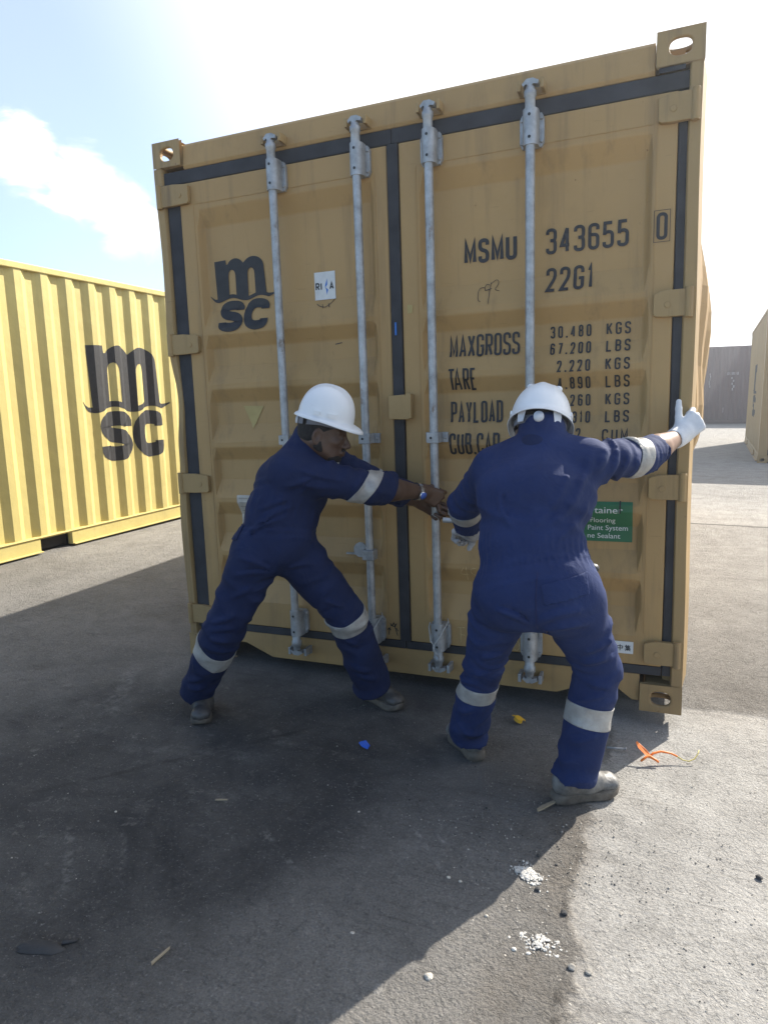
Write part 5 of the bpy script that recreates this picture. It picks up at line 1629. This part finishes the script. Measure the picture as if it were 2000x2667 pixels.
    for a_, b_, r_, q_ in ((hipL, knL, .075, .052), (knL, anL, .05, .036), (hipR, knR, .075, .052), (knR, anR, .05, .036), (shL, elL, .045, .042), (shR, elR, .045, .042), (elR, lerp(elR, wrR, .3), .042, .042), (elL, lerp(elL, wrL, .3), .042, .042)): cb.cap(a_, b_, r_, q_, .04)
    nobj('body', join(shrink(hf.mesh(1), hc, .91), hand.mesh(1), handL.mesh(1), fa.mesh(1), fb.mesh(1), cb.mesh(1)), 'skin_light', root, O)
    hg = skull_cap(P, AX, beard=False)
    nobj('hair', shrink(hg[0], hc, .91), 'hair', root, O)
    helmet(root, O, hc, fw, uu, knobs=True, size=.91)
    # dark cloth hood of the inner shirt between collar and helmet
    nk = Field((1.76, -.76, 1.06), (2.10, -.36, 1.36), .005)
    nk.cap(neck + A3(0, -.016, -.02), P(-.030, 0, -.064), .072, .068, .02)
    nk.cap(P(.085, -.2, -.02), P(.085, .2, -.02), .072, op='cut')
    nobj('neck_cloth', nk.mesh(1), 'navy', root, O)
    # ---- gloves
    gl, _, _ = hand_geo(wrR, (.65, .41, .64), (0, 1, 0), 1, ((48, 62, 40), (58, 64, 42), (66, 64, 42), (72, 60, 40)), ((.62, .72, -.12), (0, 4, 4)), R=1.10, spread=.13, res=.0022,
                        fore=(wrR - dR * .045, [(wrR - dR * .040, wrR + A3(.65, .41, .64) * .02, .037, .034)]))
    for q in (.008, .017, .026): gl.cap(wrR - dR * q, wrR - dR * (q + .002), .0385, .0385, .002)
    gl.cap(wrR - dR * .10, wrR - dR * .036, .034, .033, op='cut')
    nobj('glove', gl.mesh(1), 'glove', root, O, label='white knitted glove')
    fL = N3(wrL - cuL)
    gl, _, _ = hand_geo(wrL, (-.70, .68, -.12), (.05, .05, -1), -1, ((48, 88, 52), (52, 90, 52), (56, 90, 52), (58, 90, 52)), ((.72, .45, .55), (8, 28, 30)), R=1.2,
                        fore=(wrL - fL * .04, [(wrL - fL * .035, wrL, .036, .034)]))
    nobj('glove', gl.mesh(1), 'glove_dirty', root, O, label='soiled grey glove')
    # ---- shoes
    for hl, to, an in ((A3(1.722, -.520, 0), A3(1.578, -.358, 0), anL), (A3(2.028, -.685, 0), A3(2.218, -.552, 0), anR)):
        ug, sg = boot_geo(hl, to, ankle=an)
        b = nobj('boot', ug, 'boot_grey', root, O); nobj('sole', sg, 'sole', b, O)
    return root

# ================================================================== man on the left, seen from his right side
def left_man():
    O = A3(.90, -.48, 0)
    root = person_root('person', 'man in dark blue coverall leaning in profile, bare hands gripping a lock rod, white helmet', tuple(O))
    neck = A3(.982, -.400, 1.168)
    shR, shL = A3(.968, -.535, 1.080), A3(1.030, -.265, 1.090)
    elR, wrR = A3(1.240, -.375, 1.010), A3(1.369, -.120, .962)
    elL, wrL = A3(1.232, -.160, .978), A3(1.338, -.030, .905)
    pel = A3(.905, -.545, .805)
    hipR, hipL = A3(.850, -.605, .765), A3(.945, -.485, .755)
    knR, anR = A3(.712, -.665, .460), A3(.460, -.545, .105)
    knL, anL = A3(1.115, -.365, .460), A3(1.158, -.215, .105)
    lat = N3(shL - shR)
    plat = N3(hipL - hipR)
    W = A3(.905, -.505, .905); CH = A3(.925, -.440, 1.015)
    f = Field((.36, -.92, .03), (1.42, -.06, 1.30), .0068)
    f.cap(pel, W, .130, .128, .02, plat, 1.12, folds=((.004, 0, .85, .3, .9, 1.0, 22), (.005, 4, .3, .4, 1.6, 2.5)))
    f.cap(W, CH, .128, .134, .02, lat, 1.18, folds=((.004, 0, .05, .3, .9, 1.0, 22), (.006, 3.4, .4, .4, 2.2, 1.2)))
    f.cap(CH, lerp(CH, neck, .75), .134, .080, .03, lat, 1.25, folds=((.004, 3, .4, .5, 2.3, 4),))
    f.cap(shR, shL, .064, .064, .05)
    f.cap(lerp(shR, neck, .4), neck, .062, .058, .05); f.cap(lerp(shL, neck, .4), neck, .062, .058, .05)
    f.ell(lerp(hipR, pel, .3) + A3(-.035, -.02, -.005), (.088, .090, .105), k=.03)
    f.ell(lerp(hipL, pel, .3) + A3(-.015, .0, -.01), (.088, .090, .105), k=.03)
    eR = leg(f, hipR, knR, anR, .100, .082, .070, .4, plat, hem_drop=.025)
    eL = leg(f, hipL, knL, anL, .098, .080, .082, 3.1, plat, hem_drop=.03)
    dR = N3(wrR - elR); dL = N3(wrL - elL)
    cuR = lerp(elR, wrR, .25); cuL = lerp(elL, wrL, .30)
    f.cap(shR, elR, .080, .068, .03, None, 1, folds=((.0075, 4.5, .35, .35, 1.4, 1.6), (.006, 5, .9, .25, 1.3, 3)))
    f.cap(elR, cuR + dR * .06, .068, .074, .012, None, 1, folds=((.005, 4, .3, .4, 1.3, 2),), clip0=(cuR + dR * .02, N3(dR + A3(.1, 0, -.35))))
    f.cap(shL, elL, .068, .062, .03, None, 1, folds=((.007, 4.5, .4, .35, 1.4, .6), (.006, 5, .9, .25, 1.3, 2)))
    f.cap(elL, cuL + dL * .06, .062, .064, .012, None, 1, folds=((.005, 4, .3, .4, 1.3, 4),), clip0=(cuL + dL * .045, N3(dL + A3(.1, 0, -.25))))
    f.noise(.0024, 24, 9)
    D = A3(.42, -.88, .1)
    for a_, b_, r_, bw in (((.800, -.58, .845), (.930, -.50, .900), .0065, -.01), ((.830, -.55, .88), (.960, -.47, .945), .006, -.008), ((.825, -.52, .93), (.930, -.46, .975), .0055, .0), ((.885, -.55, .700), (.790, -.63, .760), .0065, .012), ((.885, -.54, .69), (.770, -.65, .690), .006, .01),
                           ((.930, -.50, .70), (1.02, -.45, .705), .006, -.01), ((.760, -.66, .60), (.830, -.61, .640), .006, 0), ((.68, -.68, .50), (.775, -.66, .535), .0075, .005), ((.665, -.67, .465), (.760, -.65, .475), .0075, -.004), ((.66, -.66, .43), (.73, -.64, .415), .0065, 0),
                           ((.47, -.58, .19), (.545, -.57, .215), .0075, 0), ((.455, -.56, .15), (.53, -.56, .16), .0075, .003), ((1.05, -.43, .55), (1.12, -.41, .52), .006, 0), ((1.10, -.30, .23), (1.18, -.28, .20), .0075, .004), ((1.11, -.27, .18), (1.19, -.24, .15), .0075, 0), ((1.09, -.34, .36), (1.15, -.32, .33), .006, 0),
                           ((1.00, -.52, 1.045), (1.13, -.46, 1.020), .0065, .01), ((.95, -.53, 1.03), (1.06, -.49, 1.075), .0065, .012), ((1.02, -.53, 1.09), (1.16, -.45, 1.045), .0055, .008), ((1.19, -.42, 1.00), (1.22, -.41, 1.05), .006, 0)):
        f.crease(a_, b_, D, r_, bw)
    f.cap(neck + A3(-.006, 0, -.015), neck + A3(.010, 0, .042), .076, .072, .014)
    f.cap(neck + A3(.03, -.004, .0), neck + A3(.085, 0, .12), .062, .075, op='cut')
    f.cap(cuR - dR * .01, cuR + dR * .10, .055, .059, op='cut'); f.cap(cuL - dL * .0, cuL + dL * .12, .050, .054, op='cut')
    for e, k in ((eL, knL), (eR, knR)):
        d = N3(e - k); f.cap(e - d * .012, e + d * .05, .046, .054, op='cut')
    g = f.mesh(2)
    cov = nobj('coverall', g, 'navy', root, O)
    band('reflective_band', g, shR, elR, .84, 1.03, .13, cov, O, tilt=(-.05, 0, -.55))
    band('reflective_band', g, shL, elL, .66, .86, .12, cov, O, tilt=(-.05, 0, -.30))
    band('reflective_band', g, knL, anL, -.05, .13, .15, cov, O, tilt=(-.02, .12, .0))
    band('reflective_band', g, knR, anR, .24, .40, .15, cov, O, tilt=(-.45, .10, -.10))
    pc = A3(.775, -.62, .845)
    patch('pocket_flap', g, [(pc + A3(0, 0, .03), (-.15, 0, 1)), (pc - A3(0, 0, .02), (.2, 0, -1)), (pc + A3(.045, 0, 0), (1, -.2, 0)), (pc - A3(.06, 0, 0), (-1, .2, 0))], pc, .14, None, cov, O, off=.006, thick=.006)
    patch('side_seam', g, [((0, -.575, 0), (0, 1, 0)), ((0, -.579, 0), (0, -1, 0)), ((0, 0, .90), (0, 0, 1)), ((0, 0, 1.05), (0, 0, 1)), ((0, 0, .70), (0, 0, -1))], (.76, -.577, .80), .14, None, cov, O, 'stitch', .001, .002)
    # ---- head
    fw = N3(A3(.93, .26, -.27)); hc = A3(1.070, -.410, 1.290); up0 = A3(.26, .05, .965); uu = N3(up0 - fw * (up0 @ fw)); c = hc - uu * .060
    hf, P, AX = head_geo(c, fw, uu, neck + A3(.008, 0, -.02))
    spec = dict(curls=((42, 82, 48), (46, 84, 50), (50, 84, 50), (52, 84, 50)), thumb=((.75, .30, .62), (5, 30, 32)))
    hand, tips, _ = hand_geo(wrR, (.60, .70, -.40), (-.55, .80, .10), 1, spec['curls'], spec['thumb'], fore=(elR, [(elR, lerp(elR, wrR, .4), .046, .047), (lerp(elR, wrR, .4), wrR, .047, .029)]), res=.003)
    hand2, tips2, _ = hand_geo(wrL, (.75, .20, -.40), (.12, -.95, 0), -1, spec['curls'], spec['thumb'], fore=(elL, [(elL, lerp(elL, wrL, .4), .044, .045), (lerp(elL, wrL, .4), wrL, .045, .028)]), res=.003)
    cb = Field((.4, -.9, .02), (1.4, -.1, 1.26), .014)
    cb.cap(pel, W, .105, .10, .05, plat, 1.1).cap(W, CH, .10, .10, .05, lat, 1.15).cap(CH, neck, .10, .05, .05, lat, 1.1).cap(shR, shL, .045, .045, .05)
    for a_, b_, r_, q_ in ((hipL, knL, .075, .052), (knL, anL, .05, .036), (hipR, knR, .075, .052), (knR, anR, .05, .036), (shL, elL, .045, .042), (shR, elR, .045, .042)): cb.cap(a_, b_, r_, q_, .04)
    nobj('body', join(shrink(hf.mesh(1), hc, .98), hand.mesh(1), hand2.mesh(1), cb.mesh(1)), 'skin_dark', root, O)
    for k, gg in enumerate(skull_cap(P, AX)): nobj(('hair', 'beard')[k], shrink(gg, hc, .98), 'hair', root, O)
    # eyes with lids half shut, looking down
    eg = [[], []]
    for sg in (-1, 1):
        mb = MB(); 
        e = Field(P(.08, sg * .032, .001) - .03, P(.08, sg * .032, .001) + .03, .0016)
        e.ell(P(.0815, sg * .032, -.002), (.0105, .0105, .0075), AX)
        V, Q = e.mesh(0); fm = [1 if np.linalg.norm(V[list(q)].mean(0) - P(.0915, sg * .033, -.004)) < .0062 else 0 for q in Q]
        nobj('eye', shrink((V, Q), hc, .98), ['eye_white', 'black'], root, O, fmat=fm)
    helmet(root, O, hc, fw, uu, size=.87, strap='harness')
    # undershirt collar showing at the throat
    mb = MB(); r = lambda *p: tuple(A3(*p) - O)
    mb.tube([r(1.010, -.455, 1.125), r(1.050, -.452, 1.098), r(1.085, -.435, 1.092), r(1.106, -.405, 1.108), r(1.105, -.37, 1.135)], [.010, .013, .013, .012, .009], 10)
    mb.tube([r(1.040, -.462, 1.098), r(1.068, -.455, 1.076), r(1.096, -.432, 1.066)], [.008, .010, .008], 10)
    mb.build('shirt_collar', 'tee', root, True)
    # wristwatch
    wc = wrR - dR * .028
    mb = MB(); n1 = N3(np.cross(dR, (0, 0, 1))); n2 = np.cross(n1, dR); rr = .0345
    ring = [wc + (n1 * math.cos(q) + n2 * math.sin(q)) * rr - O for q in np.linspace(0, 2 * math.pi, 25)]
    for i in range(24):
        a_, b_ = ring[i], ring[i + 1]; w = dR * .009; o_ = lambda p: (p - (wc - O)) * .10
        mb.add([a_ - w, b_ - w, b_ + w, a_ + w, a_ - w + o_(a_), b_ - w + o_(b_), b_ + w + o_(b_), a_ + w + o_(a_)], [(0, 1, 2, 3), (7, 6, 5, 4), (0, 4, 5, 1), (3, 2, 6, 7)])
    wt = mb.build('wristwatch', 'chrome', root)
    fd = N3(-n1 * 1.0 + n2 * .35); fd = fd if fd[1] < 0 else -fd; fc = wc + fd * (rr + .002) - O
    mb = MB(); mb.tube([tuple(fc), tuple(fc + fd * .009)], .0185, 20); mb.build('watch_case', 'chrome', wt, True)
    mb = MB(); mb.tube([tuple(fc + fd * .0095), tuple(fc + fd * .0105)], .0160, 20); mb.build('watch_face', 'watch_blue', wt, True)
    # nails
    mb = MB()
    # ---- shoes
    for hl, to, an in ((A3(.440, -.475, 0), A3(.548, -.655, 0), anR), (A3(1.092, -.140, 0), A3(1.300, -.240, 0), anL)):
        ug, sg = boot_geo(hl, to, ankle=an)
        b = nobj('boot', ug, 'boot', root, O); nobj('sole', sg, 'sole', b, O)
    return root
right_man()
left_man()

# ================================================================== things lying on the yard
def litter(o, label, cat, group=None):
    o['label'] = label; o['category'] = cat
    if group: o['group'] = group
    return o
def lump(name, at, r, mat, seed, squash=(1, 1, .6), sub=2, rough=.35):
    bm = bmesh.new(); bmesh.ops.create_icosphere(bm, subdivisions=sub, radius=1)
    rg = random.Random(seed); ph = [(Vector((rg.gauss(0, 1), rg.gauss(0, 1), rg.gauss(0, 1))) * 2.2, rg.uniform(0, 6)) for _ in range(6)]
    for v in bm.verts:
        k = 1 + rough / 3 * sum(math.sin(v.co.dot(d) + p) for d, p in ph) * .6
        v.co = Vector((v.co.x * squash[0], v.co.y * squash[1], v.co.z * squash[2])) * k * r
    mn = min(v.co.z for v in bm.verts)
    me = bpy.data.meshes.new(name); bm.to_mesh(me); bm.free(); me.materials.append(M[mat])
    o = link(bpy.data.objects.new(name, me)); o.location = (at[0], at[1], -mn * .8 - .004)
    return o

# plastic bolt seal: orange flag, strap and pale tail, lying on the lit slab
def bolt_seal():
    O = Vector((2.322, -.313, 0))
    r = empty('cable_seal', 'orange plastic seal with a long curling yellow tail on the sunlit slab', 'cable seal', tuple(O))
    bx, by = Vector((.937, .35, 0)), Vector((-.35, .937, 0))         # across the picture, away
    w = lambda a, b, c: tuple(bx * a + by * b + Vector((0, 0, c)))
    mb = MB()
    fl = [(-.036, .044, .052), (-.030, .050, .056), (-.004, .020, .036), (.010, .004, .020), (.004, -.004, .014), (-.012, .004, .024), (-.032, .026, .040)]
    mb.prism([w(*p) for p in fl], tuple(by * .003 + bx * .001)); bevel(mb.build('tag', 'orange', r), .001)
    mb = MB(); mb.tube([w(-.034, -.012, .010), w(-.012, .0, .018), w(.002, .004, .020), w(.022, -.010, .012), w(.030, -.016, .006)], [.0040, .0045, .006, .0045, .004], 8)
    mb.build('clasp', 'orange', r, True)
    mb = MB(); mb.tube([w(.004, .004, .020), w(.020, .014, .026), w(.050, .020, .030), w(.085, .018, .024), (w(.108, .010, .015))], [.0038, .0042, .0042, .0040, .0034], 8)
    mb.build('strap', 'orange', r, True)
    mb = MB(); mb.tube([w(.106, .011, .016), w(.125, .0, .006), w(.145, -.006, .004), w(.168, .0, .010), w(.186, .014, .022), w(.194, .024, .032)], [.0026, .0022, .0020, .0020, .0018, .0014], 8)
    mb.build('tail', 'pale_yellow', r, True)
bolt_seal()
def small(name, at, rot, build, label, cat, mats, smooth=False):
    mb = MB(); build(mb); o = mb.build(name, mats, None, smooth); o.location = at; o.rotation_euler = rot
    return litter(o, label, cat)
small('steel_bolt', (2.203, -.259, .0045), (0, 0, RAD(12)), lambda mb: (mb.tube([(-.035, 0, 0), (.030, 0, 0)], .0042, 10), mb.tube([(.030, 0, 0), (.038, 0, 0)], .0055, 10)),
      'small bare steel pin lying in the shade beside the right shoe', 'pin', 'galv', True)
small('bottle_cap', (1.803, -.162, .003), (.35, .2, 1.0), lambda mb: (mb.tube([(0, 0, .002), (0, 0, .016)], [.019, .017], 16), mb.prism([(.018, -.004, .008), (.034, -.012, .003), (.036, -.006, .004), (.02, .006, .009)], (0, 0, .003)), mb.prism([(-.004, .017, .006), (-.010, .031, .003), (0, .029, .004), (.006, .016, .006)], (0, 0, .003))),
      'crushed yellow plastic cap on the shaded ground between the two men', 'plastic cap', 'yellow')
small('plastic_wrapper', (1.273, -.572, .002), (.1, .15, -.5), lambda mb: (mb.prism([(-.026, -.008, .001), (.0, -.014, .004), (.026, -.004, .001), (.018, .012, .002), (-.012, .014, .008)], (.001, .002, .005)), mb.tube([(-.02, .0, .006), (.02, .002, .007)], [.005, .003], 8)),
      'crumpled blue plastic scrap on the dark ground left of centre', 'plastic scrap', 'blue')
small('wood_splinter', (2.009, -0.730, .004), (0, 0, 0.964), lambda mb: mb.prism([(-.050, -.005, 0), (-.030, -.007, 0), (.045, -.004, 0), (.05, .005, 0), (-.02, .007, 0), (-.046, .003, 0)], (0, 0, .006)),
      'pale wood splinter by the heel of the right shoe', 'splinter', 'straw')
small('wood_splinter', (1.205, -1.69, .003), (0, 0, RAD(80)), lambda mb: mb.prism([(-.030, -.004, 0), (.028, -.003, 0), (.032, .002, 0), (-.024, .004, 0)], (0, 0, .004)),
      'thin straw coloured sliver at the bottom left, pointing away from us', 'splinter', 'straw')
small('wood_splinter', (.955, -1.08, .003), (0, 0, RAD(20)), lambda mb: mb.prism([(-.020, -.003, 0), (.022, -.002, 0), (.022, .002, 0), (-.018, .003, 0)], (0, 0, .004)),
      'short straw sliver on the dark ground below the left man', 'splinter', 'straw')
small('wood_splinter', (.22, .03, .003), (0, 0, RAD(40)), lambda mb: mb.prism([(-.045, -.007, 0), (.045, -.005, 0), (.04, .006, 0), (-.04, .008, 0)], (0, 0, .01)),
      'dark wood chip by the left corner of the mustard container', 'splinter', 'wood')
def rag(mb):
    rg = random.Random(4); ring = []
    for k in range(18):
        a = 2 * math.pi * k / 18; r = 1 + .25 * rg.uniform(-1, 1); ring.append((.062 * r * math.cos(a), .022 * r * math.sin(a)))
    V = [(x, y, .001) for x, y in ring] + [(x * .7, y * .6, .010 + .006 * rg.random()) for x, y in ring] + [(0, 0, .012)]
    n = 18; F = [(k, (k + 1) % n, n + (k + 1) % n, n + k) for k in range(n)] + [(n + k, n + (k + 1) % n, 2 * n) for k in range(n)]
    mb.add(V, F)
    mb.prism([(.05, .004, .002), (.085, .014, .002), (.088, .020, .004), (.05, .014, .006)], (0, 0, .004))
small('tarry_rag', (.900, -1.775, 0), (0, 0, RAD(24)), rag, 'flattened black rag at the lower left of the yard', 'rag', 'tar', True)
# white crumbled plaster: two heaps
def heap(at, r, n, seed, label):
    root = empty('plaster_heap', label, 'plaster heap', (at[0], at[1], 0))
    rg = random.Random(seed); mbv = MB()
    bm = bmesh.new(); bmesh.ops.create_icosphere(bm, subdivisions=1, radius=1); bv = [v.co.copy() for v in bm.verts]; bf = [tuple(v.index for v in f.verts) for f in bm.faces]; bm.free()
    for k in range(n):
        a = rg.uniform(0, 6.283); lob = 1 + .35 * math.sin(2 * a + seed) + .2 * math.sin(5 * a)
        q = r * lob * rg.random() ** .6 * (1 if k < n * .88 else 1.7); s = rg.uniform(.0012, .0042) * (1.5 if rg.random() < .06 else 1)
        c = Vector((q * math.cos(a) * 1.15, q * math.sin(a), s * .1 - .003 + max(0, .007 * (1 - q / r))))
        sq = (rg.uniform(.7, 1.5), rg.uniform(.7, 1.4), rg.uniform(.5, .9))
        mbv.add([Vector((v.x * sq[0], v.y * sq[1], v.z * sq[2])) * s * rg.uniform(.75, 1.2) + c for v in bv], bf)
    o = mbv.build('crumbs', 'chalkstone', root); o['kind'] = 'stuff'
heap((2.005, -1.073), .030, 420, 3, 'heap of white plaster crumbs next to the shadow edge, brighter and denser')
heap((2.078, -1.312), .034, 190, 8, 'looser scatter of white plaster crumbs nearest the bottom edge')
# stones one can count
for k, (x, y, r, m) in enumerate([(1.845, -1.509, .011, 'stone'), (1.795, -1.165, .0065, 'stone'), (1.83, -1.17, .005, 'stone'), (2.04, -1.125, .008, 'tar'), (2.12, -1.19, .009, 'tar'), (2.16, -1.36, .010, 'grit'),
                                  (2.20, -1.36, .008, 'grit'), (2.235, -1.50, .009, 'stone'), (2.02, -1.355, .006, 'chalkstone'), (1.93, -1.27, .005, 'stone'), (2.72, -1.44, .012, 'tar'), (2.62, -.86, .009, 'tar'), (1.62, -1.45, .006, 'stone'), (2.02, -.98, .006, 'tar')]):
    o = lump('stone', (x, y), r, m, k + 11)
    tone = {'stone': 'pale', 'tar': 'black', 'grit': 'grey', 'chalkstone': 'white'}[m]
    where = ['at the bottom between shadow and light', 'left of the plaster heap', 'between shadow edge and plaster heap', 'just below the white plaster heap', 'right of and below the plaster heap', 'beside the loose plaster scatter',
             'right of the loose plaster scatter', 'low at the right of the brown joint', 'touching the loose plaster scatter', 'in the rough patch left of the loose plaster', 'at the right edge of the photo, low down', 'at the right edge, level with the right shoe', 'at the bottom just outside the shadow', 'by the brown joint above the plaster heap'][k]
    litter(o, f'{tone} stone {where}', 'stone')
# loose grit nobody could count
def grit():
    rg = random.Random(21); mb = MB(); base = []
    bm = bmesh.new(); bmesh.ops.create_icosphere(bm, subdivisions=1, radius=1); bv = [v.co.copy() for v in bm.verts]; bf = [tuple(v.index for v in f.verts) for f in bm.faces]; bm.free()
    for k in range(2600):
        u = rg.random()
        if u < .62: x, y = rg.gauss(2.02, .30), rg.gauss(-1.15, .40)
        elif u < .85: x, y = rg.uniform(-.2, 3.2), rg.uniform(-2.0, .4)
        else: x, y = rg.uniform(-2.5, 3.6), rg.uniform(-.5, 3.5)
        if 0 < x < 2.44 and y > -.02: continue
        s = rg.uniform(.0009, .0026) * (1.7 if rg.random() < .05 else 1)
        sq = (rg.uniform(.8, 1.5), rg.uniform(.8, 1.3), rg.uniform(.5, .8)); a = rg.uniform(0, 3.14); ca, sa = math.cos(a), math.sin(a)
        vs = []
        for v in bv:
            q = Vector((v.x * sq[0], v.y * sq[1], v.z * sq[2])) * s * rg.uniform(.8, 1.2)
            vs.append((x + q.x * ca - q.y * sa, y + q.x * sa + q.y * ca, q.z + s * .2 - .004))
        mb.add(vs, bf, 0 if rg.random() < .6 else 1 if rg.random() < .6 else 2)
    o = mb.build('grit', ['grit', 'stone', 'tar']); o['kind'] = 'stuff'
    o['label'] = 'loose grey grit strewn over the yard'; o['category'] = 'grit'
grit()

# ================================================================== dusty backlit air over the yard
def air():
    o = mobj('haze', *(lambda b: (b.v, b.f))(MB().box((-16, -7, -1.0), (17, 36, 3.6))), mats=[])
    m = bpy.data.materials.new('dusty air'); m.use_nodes = True
    nt = m.node_tree
    for n in list(nt.nodes): nt.nodes.remove(n)
    out = nt.nodes.new('ShaderNodeOutputMaterial'); v = nt.nodes.new('ShaderNodeVolumePrincipled')
    v.inputs['Color'].default_value = (0.86, 0.92, 1.0, 1)
    v.inputs['Density'].default_value = 0.0042
    v.inputs['Anisotropy'].default_value = 0.68
    nt.links.new(v.outputs[0], out.inputs['Volume'])
    try: m.cycles.homogeneous_volume = True
    except Exception: pass
    o.data.materials.append(m)
    o['kind'] = 'stuff'; o['label'] = 'thin bright dusty haze over the whole yard'; o['category'] = 'haze'
air()
